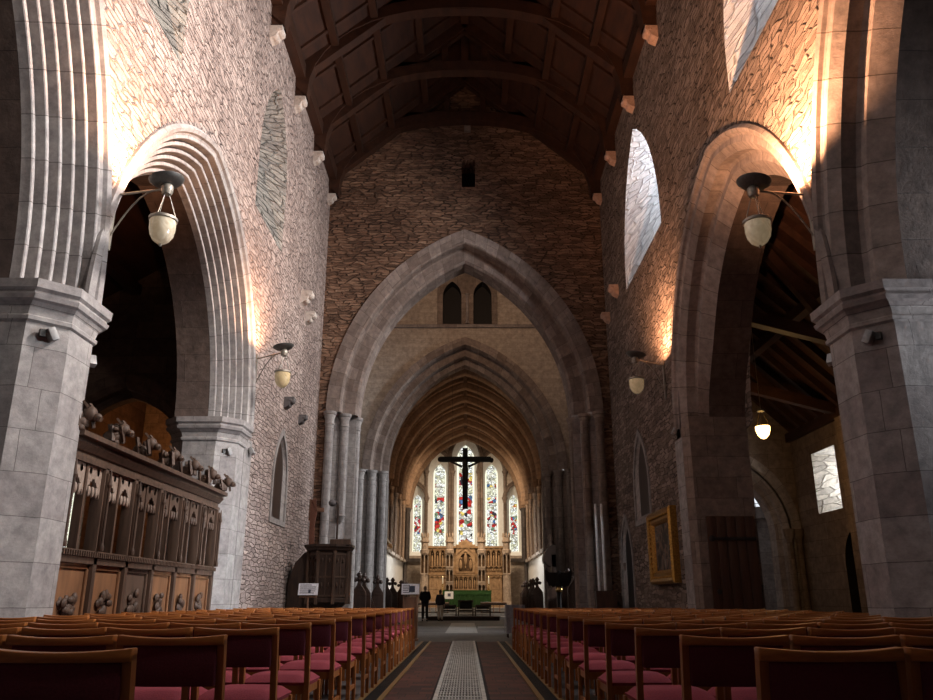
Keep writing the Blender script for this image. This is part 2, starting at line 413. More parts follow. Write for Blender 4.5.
# ------------------------------------------------------------------ nave walls
TOP = 14.35; YE = 23.7
A1 = dict(c=3.93, half=5.0, R=6.5, z0=4.4)
A2 = dict(c=12.55, half=3.6, R=4.35, z0=4.4)
def nave_wall(name, to3, mat, wins, lanc, z2):
    outer = [(-4, 0), (A1['c'] - 5.0, 0)] + arch_pts(**A1) + arch_pts(**A2) + [(A2['c'] + 3.6, 0), (YE + .02, 0), (YE + .02, TOP), (-4, TOP)]
    D = .63
    back = [(-4, 0), (A1['c'] - 5.0 + D, 0)] + arch_pts(d=D, **A1) + arch_pts(d=D, **A2) + [(A2['c'] + 3.56, 4.3), (A2['c'] + 3.56, 0), (YE + .02, 0), (YE + .02, TOP), (-4, TOP)]
    fl, bl = [], []
    mb = MB()
    for (y0, y1, z0, z1, by0, by1, bz0, bz1) in wins + lanc:
        fl.append(lancet_loop(y0, y1, z0, z1)); bl.append(lancet_loop(by0, by1, bz0, bz1))
    mb.plate([outer] + fl, lambda p: to3(p[0], p[1], 0)); mb.plate([back] + bl, lambda p: to3(p[0], p[1], 1.3))
    return struct(mb.build(name, mat))
WN = [(8.1, 10.65, 9.15, 12.9, 8.9, 9.85, 10.3, 12.4), (15.3, 17.85, 9.15, 12.95, 16.1, 17.05, 10.3, 12.4), (1.0, 3.5, 9.15, 12.9, 1.8, 2.7, 10.3, 12.4)]
WS = [(7.5, 11.4, 9.15, 13.0, 8.2, 9.6, 10.4, 12.5), (16.3, 20.4, 9.2, 13.0, 17.2, 18.6, 10.4, 12.5), (0.0, 3.4, 9.15, 12.9, 1.2, 2.2, 10.3, 12.4)]
LN = [(18.65, 20.0, 2.85, 4.9, 18.75, 19.9, 2.85, 4.85)]
LS = [(19.3, 20.9, 2.95, 5.05, 19.5, 20.7, 3.05, 4.95), (21.75, 23.25, .02, 3.15, 22.0, 23.0, .02, 3.0)]
nave_wall('wall_north', tW, 'rubble_pale', WN, LN, 0)
nave_wall('wall_south', tE, 'rubble_warm', WS, LS, 0)

# window splays, surrounds and glass
wi = 0
def splay(to3, w, mat, glass, far_only=False):
    global wi; wi += 1
    y0, y1, z0, z1, by0, by1, bz0, bz1 = w
    A = lancet_loop(y0, y1, z0, z1); B = lancet_loop(by0, by1, bz0, bz1)
    r = bpy.data.objects.new('window_%d' % wi, None); COL.objects.link(r); struct(r)
    m = MB()
    m.strip([to3(y, z, 0) for y, z in A], [to3(y, z, 1.3) for y, z in B], close=True)
    m.build('splay', mat, r)
    if glass:
        g = MB(); g.plate([B], lambda p: to3(p[0], p[1], 1.28)); g.build('pane', glass, r)
    return r
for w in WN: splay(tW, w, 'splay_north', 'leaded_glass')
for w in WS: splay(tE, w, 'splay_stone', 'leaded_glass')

def trim_band(name, to3, w, width, proud, mat):
    A = lancet_loop(*w); c = (w[0] + w[1]) / 2
    out = lancet_loop(w[0] - width, w[1] + width, w[2] - (width if w[2] > .1 else 0), w[3] + width * 1.3)
    m = MB(); a0 = [to3(y, z, 0) for y, z in A]; a1 = [to3(y, z, -proud) for y, z in A]; b1 = [to3(y, z, -proud) for y, z in out]; b0 = [to3(y, z, 0) for y, z in out]
    cl = w[2] > .1
    m.strip(a0, a1, close=cl); m.strip(a1, b1, close=cl); m.strip(b1, b0, close=cl)
    # deep reveal to a dark board at the back
    return m
tr = 0
for to3, ls, mat, nm in ((tW, LN, 'ashlar_grey', 'n'), (tE, LS, 'ashlar_grey', 's')):
    for w in ls:
        tr += 1
        m = trim_band('t', to3, w[:4], .13, .03, mat)
        A = lancet_loop(*w[:4]); B = lancet_loop(*w[4:])
        m.strip([to3(y, z, 0) for y, z in A], [to3(y, z, .07) for y, z in B], close=True)
        struct(m.build('trim_%d' % tr, mat))
        wi += 1
        b = MB(); b.plate([B], lambda p: to3(p[0], p[1], .065)); struct(b.build('door_%d' % (10 + wi), 'near_black' if w[2] < .1 else 'dark_oak'))
# shafts in the low doorway of the south wall
for yy in (21.85, 23.15):
    tr += 1; m = MB(); m.lathe([(.1, 0), (.1, .15), (.065, .2), (.065, 1.75), (.09, 1.82), (.11, 1.95), (.11, 2.0)], (4.6, yy, 0), 10); struct(m.build('trim_%d' % tr, 'ashlar_brown'))

# arcade orders
def step_profile(n, D, hollow=True):
    p = [(0., 0.)]; s = D / n
    for k in range(n):
        a = k * s
        p += [(a + s * .48, a), (a + s * .56, a + s * .12), (a + s * .56, a + s * 1.5), (a + s * .7, a + s * 2.0), (a + s * .92, a + s * 1.7), (a + s, a + s)] if hollow else [(a + s * .5, a), (a + s, a + s)]
    p[-1] = (D, D)
    return p
HOOD = [(-.17, 0), (-.17, -.05), (-.11, -.10), (-.05, -.07), (-.03, -.02), (0, 0)]
NP = HOOD + step_profile(6, .63)[1:]
SP = HOOD + [(.10, 0), (.22, .12), (.22, .30), (.27, .34), (.40, .34), (.63, .56)]
for to3, pf, mat, s in ((tW, NP, 'voussoir_grey', 0), (tE, SP, 'voussoir_order', 1)):
    for A, zb in ((A1, 4.38), (A2, 4.38)):
        tr += 1; m = MB(); arch_sweep(m, pf, to3, n=30, die=(4.5, 6.3, .22) if s and A is A2 else None, **A)
        struct(m.build('trim_%d' % tr, mat, angle=25))
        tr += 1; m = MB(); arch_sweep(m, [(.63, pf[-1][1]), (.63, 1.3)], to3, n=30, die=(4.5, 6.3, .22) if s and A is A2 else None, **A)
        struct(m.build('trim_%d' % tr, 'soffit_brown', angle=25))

# piers with capitals
def octagon(y0, y1, x_in, x_out, a, g=0.):
    y0 -= g; y1 += g; x_in -= g; x_out += g      # distances from the nave axis
    return [(x_in, y0 + a), (x_in, y1 - a), (x_in + a, y1), (x_out - a, y1), (x_out, y1 - a), (x_out, y0 + a), (x_out - a, y0), (x_in + a, y0)]
def pier(sgn, y0, y1, mat, nm):
    def ring(z, g): return [Vector((sgn * x, y, z)) for x, y in octagon(y0, y1, 4.5, 5.8, .33, g)]
    def stack(prof, name, parent=None, m=mat):
        mb = MB(); R = [ring(z, g) for z, g in prof]
        for A, B in zip(R, R[1:]):
            for i in range(8):
                j = (i + 1) % 8; w = (A[j] - A[i]).length; u0 = i * .71
                mb.add([A[i], A[j], B[j], B[i]], [(0, 1, 2, 3)], [(u0, A[i].z), (u0 + w, A[i].z), (u0 + w, B[i].z), (u0, B[i].z)])
        mb.add(R[-1], [tuple(range(8))], [(v.x, v.y) for v in R[-1]]); mb.add(R[0], [tuple(range(8))], [(v.x, v.y) for v in R[0]])
        return mb.build(name, m, parent, angle=20)
    r = bpy.data.objects.new('stone_pillar', None); COL.objects.link(r); struct(r)
    stack([(0, .14), (.3, .14), (.42, .03), (.42, 0), (3.98, 0)], 'shaft', r)
    stack([(3.96, 0), (3.98, .03), (4.02, .035), (4.04, .015), (4.12, .03), (4.18, .07), (4.2, .10), (4.25, .115), (4.26, .09), (4.29, .09), (4.32, .125), (4.42, .13), (4.42, 0)], 'capital', r)
    return r
pier(-1, 8.27, 9.5, 'ashlar_grey', 'n'); pier(-1, 15.22, 16.4, 'ashlar_grey', 'n')
pier(1, 8.3, 9.52, 'ashlar_pink', 's')
# south respond: plain broad pier end carrying the stair door
m = MB(); pts = [(4.5, 16.45), (4.5, 16.06), (4.62, 15.92), (5.8, 15.92), (5.8, 17.6), (4.52, 17.6)]
for i in range(5):
    (xa, ya), (xb, yb) = pts[i], pts[i + 1]; u = math.hypot(xb - xa, yb - ya); u0 = i * .37
    m.add([(xa, ya, 0), (xb, yb, 0), (xb, yb, 5.6), (xa, ya, 5.6)], [(0, 1, 2, 3)], [(u0, 0), (u0 + u, 0), (u0 + u, 5.6), (u0, 5.6)])
m.add([(x, y, 5.6) for x, y in pts], [tuple(range(6))], [(x, y) for x, y in pts])
struct(m.build('trim_30', 'ashlar_brown'))
# pale quoins where the nave walls meet the last arch
for sg, y0, mat in ((-1, 16.05, 'ashlar_grey'), (1, 16.07, 'ashlar_grey')):
    tr += 1; m = MB(); m.box(min(sg * 4.49, sg * 4.52), y0, 0, max(sg * 4.49, sg * 4.52), y0 + .55, 4.2); struct(m.build('trim_%d' % tr, mat))

# ------------------------------------------------------------------ aisles
def quad(mb, a, b, c, d):
    u = (Vector(b) - Vector(a)).length; v = (Vector(d) - Vector(a)).length
    return mb.add([a, b, c, d], [(0, 1, 2, 3)], [(0, 0), (u, 0), (u, v), (0, v)])
# south aisle: outer wall with splayed window and a dark doorway
def tSA(x, z, q=0.): return Vector((9.5 + q, x, z))
out = [(-4, 0), (23, 0), (23, 6.0), (-4, 6.0)]
sw = (20.1, 21.5, 3.2, 4.8, 20.35, 21.1, 3.5, 4.7); sd = (19.45, 20.35, .02, 2.6)
mb = MB(); A = [(sw[0], sw[2]), (sw[0], sw[3]), (sw[1], sw[3]), (sw[1], sw[2])]
mb.plate([out, A, lancet_loop(*sd)], lambda p: tSA(*p)); struct(mb.build('wall_south_aisle', 'ashlar_brown'))
r = bpy.data.objects.new('window_11', None); COL.objects.link(r); struct(r)
B = [(sw[4], sw[6]), (sw[4], sw[7]), (sw[5], sw[7]), (sw[5], sw[6])]
m = MB(); m.strip([tSA(*p) for p in A], [tSA(*p, .8) for p in B], close=True); m.build('splay', 'splay_stone', r)
m = MB(); m.plate([B], lambda p: tSA(*p, .79)); m.build('pane', 'leaded_glass', r)
m = MB(); L = lancet_loop(*sd); m.strip([tSA(*p) for p in L], [tSA(*p, .4) for p in L]); m.plate([L], lambda p: tSA(*p, .4)); struct(m.build('door_3', 'near_black'))
m = MB(); m.box(9.18, 18.75, 0, 9.5, 19.2, 5.3); struct(m.build('trim_41', 'ashlar_brown'))
# south aisle east wall with pointed arch to the transept
def tAE(x, z, q=0.): return Vector((x, 22.8 + q, z))
SA = dict(c=7.3, half=2.15, R=2.45, z0=2.8)
mb = MB(); mb.plate([[(5.8, 0), (SA['c'] - 2.15, 0)][:1] + [(5.8, 0.0)][:0] + [(SA['c'] - 1.49, 0)] + arch_pts(**dict(SA, half=1.49 + .0, R=1.8, z0=2.8))[:0] + arch_pts(7.3, 1.9, 2.2, 2.8) + [(9.2, 0), (9.5, 0), (9.5, 9), (5.4, 9), (5.4, 0)]], lambda p: tAE(*p)) if False else None
mb.plate([[(5.35, 0)] + arch_pts(7.3, 1.9, 2.2, 2.8) + [(9.2, 0), (9.5, 0), (9.5, 9.5), (4.6, 9.5), (4.6, 0)]], lambda p: tAE(*p))
mb.plate([[(5.35, 0)] + arch_pts(7.3, 1.9, 2.2, 2.8) + [(9.2, 0), (9.6, 0), (9.6, 9.5), (4.6, 9.5), (4.6, 0)]], lambda p: tAE(*p, .9))
struct(mb.build('wall_south_aisle_east', 'ashlar_brown'))
m = MB(); arch_sweep(m, [(-.32, 0), (-.32, -.05), (-.1, -.05), (-.05, 0), (.02, 0), (.14, .14), (.14, .3), (.26, .42), (.26, .9)], tAE, 7.3, 1.9, 2.2, 2.8, n=16, zb=0.); struct(m.build('trim_42', 'ashlar_pink', angle=25))
for xx in (9.12, 9.38):
    tr += 1; m = MB(); m.lathe([(.13, 0), (.13, .2), (.09, .26), (.09, 2.62), (.13, 2.68), (.16, 2.84), (.16, 2.9)], (xx, 22.72, 0), 12); struct(m.build('trim_%d' % (50 + tr), 'ashlar_brown'))
# lean-to roof of the south aisle: boards and rafters, each rafter a beam of the roof
def leanto(sgn, x0, z0, x1, z1, y0, y1, nm, rafters=True):
    m = MB(); quad(m, (sgn * x0, y0, z0), (sgn * x0, y1, z0), (sgn * x1, y1, z1), (sgn * x1, y0, z1)); struct(m.build('ceiling_' + nm, 'roof_board'))
    if rafters:
        y = y0 + .3
        while y < y1:
            b = MB(); b.beam((sgn * x0, y, z0 - .1), (sgn * x1, y, z1 - .1), .14, .18); struct(b.build('roof_beam', 'roof_oak')); y += .62
    b = MB(); b.beam((sgn * (x0 + .15), y0, z0 - .3), (sgn * (x0 + .15), y1, z0 - .3), .25, .3); struct(b.build('roof_beam', 'roof_oak'))
    b = MB(); xm, zm = (x0 + x1) / 2, (z0 + z1) / 2; b.beam((sgn * xm, y0, zm - .25), (sgn * xm, y1, zm - .25), .22, .24); struct(b.build('roof_beam', 'roof_oak'))
    b = MB(); b.beam((sgn * x1, y0, z1 - .2), (sgn * x1, y1, z1 - .2), .25, .25); struct(b.build('roof_beam', 'roof_oak'))
leanto(1, 5.8, 9.3, 9.5, 5.7, -4, 22.8, 'south_aisle')
for yy in (11.2, 15.4, 19.6):
    b = MB(); b.beam((5.8, yy, 6.6), (9.5, yy, 5.6), .22, .26); b.beam((5.85, yy, 8.9), (7.7, yy, 6.2), .18, .2); struct(b.build('roof_beam', 'roof_oak'))
# north aisle: outer wall with a small stained lancet, transverse arch, east wall
nw = (19.15, 20.05, 2.2, 4.3)
mb = MB(); mb.plate([[(-4, 0), (23, 0), (23, 8.5), (-4, 8.5)], lancet_loop(*nw)], lambda p: Vector((-9.5, p[0], p[1]))); struct(mb.build('wall_north_aisle', 'aisle_shade'))
r = bpy.data.objects.new('window_12', None); COL.objects.link(r); struct(r)
m = MB(); L = lancet_loop(*nw); m.strip([(-9.5, *p) for p in L], [(-9.8, *p) for p in L], close=True); m.build('splay', 'ashlar_brown', r)
m = MB(); m.plate([L], lambda p: Vector((-9.78, p[0], p[1])), lambda p: ((p[0] - 19.6) / .45, (p[1] - 2.2) / 2.1)); m.build('pane', 'stained_outer_a', r)
m = MB(); quad(m, (-5.8, 23.0, 0), (-9.5, 23.0, 0), (-9.5, 23.0, 9.5), (-5.8, 23.0, 9.5)); struct(m.build('wall_north_aisle_east', 'chancel_stone'))
leanto(-1, 5.8, 9.3, 9.5, 7.0, -4, 23, 'north_aisle', False)
def tNA(x, z, q=0.): return Vector((x, 17.2 + q, z))
mb = MB(); mb.plate([[(-9.5, 0)] + arch_pts(-7.6, 1.7, 2.1, 3.6) + [(-5.9, 0), (-5.8, 0), (-5.8, 9.5), (-9.5, 9.5)]], lambda p: tNA(*p)); struct(mb.build('wall_north_aisle_arch', 'aisle_shade'))
m = MB(); arch_sweep(m, [(-.25, -.0), (-.25, -.06), (0, -.06), (.12, .06), (.12, .3), (.24, .42), (.24, .7)], tNA, -7.6, 1.7, 2.1, 3.6, n=16, zb=0.); struct(m.build('trim_43', 'aisle_shade', angle=25))

# ------------------------------------------------------------------ east end of nave, chancel arch
def tC(x, z, q=0.): return Vector((x, YE + q, z))
CA = dict(c=0., half=4.2, R=6.53, z0=6.5)
outl = [(-4.5, 0), (-4.2, 0)] + arch_pts(**CA) + [(4.2, 0), (4.5, 0), (4.5, 14.6), (0, 19.4), (-4.5, 14.6)]
slit = [(-.1, 14.26), (-.1, 15.28), (.36, 15.28), (.36, 14.26)]
mb = MB(); mb.plate([outl, slit], lambda p: tC(*p))
mb.strip([tC(*p) for p in slit], [tC(*p, .9) for p in slit], close=True)
struct(mb.build('wall_east', 'rubble_gable'))
mb = MB(); D = .85; mb.plate([[(-4.5, 0), (-4.2 + D, 0)] + arch_pts(d=D, **CA) + [(4.2 - D, 0), (4.5, 0), (4.5, 20), (-4.5, 20)]], lambda p: tC(*p, 1.3)); struct(mb.build('wall_east_back', 'ashlar_grey'))
m = MB(); m.plate([slit], lambda p: tC(*p, .9)); struct(m.build('window_13', 'black'))
tr += 1; m = MB(); m.box(-.02, YE - .06, 16.35, .2, YE + .02, 16.75); struct(m.build('trim_60', 'ashlar_brown'))
CP = [(-.06, 0), (-.06, -.05), (0, -.05), (.36, -.05), (.40, 0), (.40, .38), (.44, .42), (.78, .42), (.85, .5), (.85, 1.3)]
m = MB(); arch_sweep(m, CP, tC, n=30, **CA); struct(m.build('trim_61', 'voussoir_pink', angle=25))
# responds with shafts
def shaft(x, y, r, z0, z1, mat, base=True, nm=None, cap=.0):
    global tr; tr += 1
    m = MB(); pr = [(r * 1.7, z0), (r * 1.7, z0 + .2), (r * 1.25, z0 + .3), (r, z0 + .36)] if base else [(r * .2, z0 - .25), (r * 1.3, z0), (r, z0 + .03)]
    pr += [(r, z1 - .42), (r * 1.18, z1 - .4), (r * 1.18, z1 - .36), (r * 1.05, z1 - .33), (r * 1.1, z1 - .22), (r * 1.35, z1 - .13), (r * 1.3, z1 - .11), (r * 1.58, z1 - .08), (r * 1.6, z1)]
    m.lathe(pr, (x, y, 0), 14); return struct(m.build('trim_%d' % (70 + tr), mat))
for sg in (-1, 1):
    m = MB()
    for p, q in (((4.5, -.0), (4.26, .02)), ((4.26, .02), (4.1, .30)), ((4.1, .30), (3.84, .34)), ((3.84, .34), (3.62, .7)), ((3.62, .7), (3.4, .72)), ((3.4, .72), (3.4, 1.32))):
        quad(m, (sg * p[0], YE + p[1], 0), (sg * q[0], YE + q[1], 0), (sg * q[0], YE + q[1], 6.52), (sg * p[0], YE + p[1], 6.52))
    tr += 1; struct(m.build('trim_%d' % (70 + tr), 'ashlar_grey' if sg < 0 else 'ashlar_pink'))
    mt = 'ashlar_grey' if sg < 0 else 'ashlar_brown'
    shaft(sg * 4.12, YE - .03, .13, 0, 6.5, mt); shaft(sg * 3.72, YE + .34, .13, 3.4 if sg < 0 else 0, 6.5, mt, base=sg > 0)
    shaft(sg * 3.42, YE + .9, .12, 0, 6.5, mt)
# two streaks of light, made as thin white rods, beside the south respond
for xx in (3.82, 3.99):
    tr += 1; m = MB(); m.lathe([(.034, 1.25), (.036, 1.3), (.036, 3.6), (.03, 3.68)], (xx, 23.36, 0), 10); struct(m.build('trim_%d' % (70 + tr), 'light_streak'))  # white rod standing in for a streak of light
m = MB(); m.box(3.72, 23.3, 0, 4.3, 23.6, 1.25); struct(m.build('trim_62', 'stall_oak'))

# crossing side walls with arches, tower ceiling
Y2 = 32.5
for sg, nm in ((-1, 'north'), (1, 'south')):
    def t(x, z, q=0., sg=sg): return Vector((sg * (4.45 + q), x, z))
    CX = dict(c=28.7, half=3.1, R=5.2, z0=6.2)
    mb = MB(); mb.plate([[(25, 0)] + arch_pts(**CX) + [(31.8, 0), (Y2, 0), (Y2, 19), (25, 19)]], lambda p: t(*p)); struct(mb.build('wall_crossing_' + nm, 'ashlar_grey' if sg < 0 else 'ashlar_brown'))
    m = MB(); arch_sweep(m, [(-.1, 0), (-.1, -.06), (0, -.06), (.3, -.02), (.36, .25), (.6, .3), (.6, 1.0)], t, n=18, zb=0., **CX); tr += 1; struct(m.build('trim_%d' % (70 + tr), 'ashlar_grey' if sg < 0 else 'ashlar_brown', angle=25))
m = MB(); quad(m, (-4.5, 25, 18.9), (4.5, 25, 18.9), (4.5, Y2, 18.9), (-4.5, Y2, 18.9)); struct(m.build('ceiling_crossing', 'roof_board'))
# tower east wall: plaster, string course, twin openings, inner arch
def tT(x, z, q=0.): return Vector((x, Y2 + q, z))
CB = dict(c=0., half=4.15, R=5.95, z0=6.1)
tw = [(-.98, -.16, 12.45, 14.45), (.36, 1.16, 12.45, 14.45)]
mb = MB(); mb.plate([[(-4.5, 0), (-4.15, 0)] + arch_pts(**CB) + [(4.15, 0), (4.5, 0), (4.5, 19), (-4.5, 19)]] + [lancet_loop(*w) for w in tw], lambda p: tT(*p)); struct(mb.build('wall_tower_east', 'plaster_wall'))
for k, w in enumerate(tw):
    L = lancet_loop(*w); m = MB(); m.strip([tT(*p, -.06) for p in L], [tT(*p, .6) for p in L], close=True); m.plate([L], lambda p: tT(*p, .55)); struct(m.build('window_%d' % (14 + k), 'near_black'))
# stone surround of the twin openings
sur = [(-1.22, 12.4), (-1.22, 14.55), (-1.4, 14.6), (-1.4, 14.72), (-1.05, 15.1), (-.57, 15.3), (-.1, 15.1), (.1, 15.0), (.3, 15.1), (.76, 15.3), (1.24, 15.1), (1.58, 14.72), (1.58, 14.6), (1.4, 14.55), (1.4, 12.4)]
m = MB(); m.plate([sur] + [lancet_loop(*w) for w in tw], lambda p: tT(*p, -.07)); m.strip([tT(*p, -.07) for p in sur], [tT(*p, .0) for p in sur], close=True); struct(m.build('trim_63', 'ashlar_brown'))
m = MB(); m.lathe([(.09, 12.45), (.06, 12.6), (.06, 13.7), (.1, 13.85)], (.1, Y2 - .1, 0), 8); struct(m.build('trim_64', 'ashlar_pink'))
m = MB(); m.box(-4.45, Y2 - .12, 12.28, 4.45, Y2, 12.42); struct(m.build('trim_65', 'ashlar_pink'))
m = MB(); arch_sweep(m, [(-.08, 0), (-.08, -.1), (.25, -.1), (.3, .05), (.3, .3), (.36, .34), (.62, .34), (.66, .65), (.9, .7), (.9, 1.3)], tT, n=26, **CB); struct(m.build('trim_66', 'voussoir_pink', angle=25))
for sg in (-1, 1):
    m = MB()
    for p, q in (((4.5, -.02), (4.2, -.02)), ((4.2, -.02), (3.95, .2)), ((3.95, .2), (3.7, .25)), ((3.7, .25), (3.5, .6)), ((3.5, .6), (3.25, .65)), ((3.25, .65), (3.25, 1.32))):
        quad(m, (sg * p[0], Y2 + p[1], 0), (sg * q[0], Y2 + q[1], 0), (sg * q[0], Y2 + q[1], 6.12), (sg * p[0], Y2 + p[1], 6.12))
    tr += 1; struct(m.build('trim_%d' % (70 + tr), 'ashlar_grey' if sg < 0 else 'ashlar_brown'))
    for xx, yy in ((4.3, -.1), (3.85, .1), (3.42, .4)): shaft(sg * xx, Y2 + yy, .15, 0, 6.1, 'ashlar_grey' if sg < 0 else 'ashlar_brown')

# transepts
m = MB(); quad(m, (-4.6, 23.6, 0), (-11, 23.6, 0), (-11, 23.6, 12), (-4.6, 23.6, 12)); quad(m, (-11, 23.6, 0), (-11, 33, 0), (-11, 33, 12), (-11, 23.6, 12)); quad(m, (-11, 33, 0), (-4.4, 33, 0), (-4.4, 33, 12), (-11, 33, 12)); quad(m, (-11, 23.6, 12), (-4.4, 23.6, 12), (-4.4, 33, 12), (-11, 33, 12)); struct(m.build('wall_north_transept', 'ashlar_grey'))
def tST(x, z, q=0.): return Vector((x, 31.5 + q, z))
st = (11.2, 12.5, 4.5, 7.2)
m = MB(); m.plate([[(4.4, 0), (14, 0), (14, 12), (4.4, 12)], lancet_loop(*st)], lambda p: tST(*p)); quad(m, (14, 23.7, 0), (14, 31.5, 0), (14, 31.5, 12), (14, 23.7, 12)); quad(m, (9.5, 23.7, 0), (14, 23.7, 0), (14, 23.7, 12), (9.5, 23.7, 12)); quad(m, (4.4, 23.7, 12), (14, 23.7, 12), (14, 31.5, 12), (4.4, 31.5, 12)); struct(m.build('wall_south_transept', 'ashlar_grey'))
r = bpy.data.objects.new('window_16', None); COL.objects.link(r); struct(r)
m = MB(); L = lancet_loop(*st); m.strip([tST(*p) for p in L], [tST(*p, .5) for p in L], close=True); m.build('splay', 'splay_stone', r)
m = MB(); m.plate([L], lambda p: tST(*p, .45)); m.build('pane', 'leaded_glass', r)
m = MB(); arch_sweep(m, [(-.3, 0), (-.3, -.12), (.0, -.12), (.1, 0), (.12, .0)], tST, 11.6, 1.5, 1.8, 2.3, n=14, zb=0.); m.plate([[(10.2, 0.0)] + arch_pts(11.6, 1.4, 1.75, 2.3) + [(13.0, 0)]], lambda p: tST(*p, -.02)); struct(m.build('trim_67', 'ashlar_pink'))

# ------------------------------------------------------------------ chancel
Y3 = 54.
CW = 4.1
V = dict(c=0., half=CW, R=5.35, z0=6.8)
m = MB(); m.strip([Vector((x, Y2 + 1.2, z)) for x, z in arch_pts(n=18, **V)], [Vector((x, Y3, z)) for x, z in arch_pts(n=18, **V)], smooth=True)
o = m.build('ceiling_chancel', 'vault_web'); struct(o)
for sg, nm in ((-1, 'north'), (1, 'south')):
    m = MB(); quad(m, (sg * CW, Y2 + 1.2, 0), (sg * CW, Y3, 0), (sg * CW, Y3, 3.4), (sg * CW, Y2 + 1.2, 3.4)); struct(m.build('wall_chancel_' + nm, 'white_wall'))
    m = MB(); quad(m, (sg * CW, Y2 + 1.2, 3.4), (sg * CW, Y3, 3.4), (sg * CW, Y3, 6.85), (sg * CW, Y2 + 1.2, 6.85)); struct(m.build('wall_chancel_upper_' + nm, 'chancel_stone'))
    tr += 1; m = MB(); m.box(min(sg * 3.9, sg * CW), Y2 + 1.3, 3.34, max(sg * 3.9, sg * CW), Y3, 3.5); struct(m.build('trim_%d' % (70 + tr), 'corbel_pale'))
RY = [34.4, 37.2, 39.9, 42.6, 45.4, 48.6, 51.3, 53.6]
RP = [(-.02, -.42), (.16, -.42), (.2, -.36), (.2, -.3), (.12, -.24), (.3, -.24), (.46, -.2), (.52, -.1), (.52, .1), (.46, .2), (.3, .24), (.12, .24), (.2, .3), (.2, .36), (.16, .42), (-.02, .42)]
for y in RY:
    m = MB(); arch_sweep(m, RP, lambda x, z, q, y=y: Vector((x, y + q, z)), n=20, **V); tr += 1; struct(m.build('trim_%d' % (70 + tr), 'rib_stone', angle=20))
    for sg in (-1, 1):
        for dy in (-.16, .16): shaft(sg * 3.95, y + dy, .085, 3.5 if y < 53 else 0, 6.8, 'chancel_stone' if y < 53 else 'dark_shaft', base=False)
for ya, yb in zip(RY, RY[1:]):        # diagonal ribs of each vault bay
    P = arch_pts(n=14, **V); m = MB()
    for s in (1, -1):
        m.tube([Vector((x, (ya + yb) / 2 - s * (yb - ya) / 2 * x / CW, z - .05)) for x, z in P], .09, 6)
    tr += 1; struct(m.build('trim_%d' % (70 + tr), 'chancel_stone'))
m = MB(); m.box(-.1, Y2 + 1.2, 11.76, .1, Y3, 11.95); struct(m.build('trim_68', 'vault_web'))
# east wall with five stepped lancets
def tF(x, z, q=0.): return Vector((x, Y3 + q, z))
LW = [(0., .60, 4.3, 11.3, .98, 11.95, 'stained_centre'), (-1.78, .43, 4.3, 9.95, .78, 10.7, 'stained_inner_a'), (1.78, .43, 4.3, 9.95, .78, 10.7, 'stained_inner_b'),
      (-3.27, .30, 4.1, 7.85, .52, 8.45, 'stained_outer_a'), (3.27, .30, 4.1, 7.85, .52, 8.45, 'stained_outer_b')]
fr = [lancet_loop(c - W, c + W, 3.8, zt) for c, w, z0, z1, W, zt, mt in LW]
mb = MB(); mb.plate([[(-4.3, 0), (4.3, 0), (4.3, 13), (-4.3, 13)]] + fr, lambda p: tF(*p)); struct(mb.build('wall_chancel_east', 'plaster_wall'))
for k, (c, w, z0, z1, W, zt, mt) in enumerate(LW):
    r = bpy.data.objects.new('window_%d' % (20 + k), None); COL.objects.link(r); struct(r)
    A = lancet_loop(c - W, c + W, 3.8, zt); B = lancet_loop(c - w, c + w, z0, z1)
    m = MB(); m.strip([tF(*p) for p in A], [tF(*p, .55) for p in B], close=True); m.build('splay', 'white_wall', r)
    m = MB(); m.plate([B], lambda p: tF(*p, .54), lambda p: ((p[0] - c) / w, (p[1] - z0) / (z1 - z0))); m.build('pane', mt, r)
    rise = math.sqrt((2 * W) ** 2 - W ** 2)
    m = MB(); arch_sweep(m, [(-.26, 0), (-.26, -.1), (-.2, -.16), (-.12, -.1), (-.1, -.16), (0, -.12), (.03, 0)], tF, c, W, 2 * W, zt - rise, n=14); m.build('hood_mould', 'dark_shaft' if False else 'ashlar_brown', r, angle=25)
    for sg in (-1, 1):
        m = MB(); rr = .1; zc = zt - rise; m.lathe([(rr * 1.6, 3.6), (rr, 3.85), (rr, zc - .3), (rr * 1.4, zc - .25), (rr * 1.2, zc - .2), (rr * 2, zc), (rr * 2, zc + .06)], (c + sg * (W + .11), Y3 - .08, 0), 10); m.build('shaft', 'ashlar_brown', r)
m = MB(); m.box(-4.1, Y3 - .2, 3.4, 4.1, Y3, 3.62); struct(m.build('trim_69', 'dark_shaft'))
m = MB()
for sg in (-1, 1):
    for dx, dy in ((.0, -.25), (.22, -.12), (-.0, -.6)): m.lathe([(.11, 3.4), (.11, 6.6), (.2, 6.85)], (sg * (3.86 - dx * .2), Y3 + dy - .1, 0), 10)
struct(m.build('trim_201', 'dark_shaft'))
# sanctuary platform and steps
for k, (y, z) in enumerate(((44.9, .14), (46.3, .28), (47.6, .42), (48.6, .55))):
    m = MB(); m.box(-4.1, y, 0, 4.1, Y3, z); struct(m.build('floor_sanctuary_%d' % (k + 1), 'ledger'))

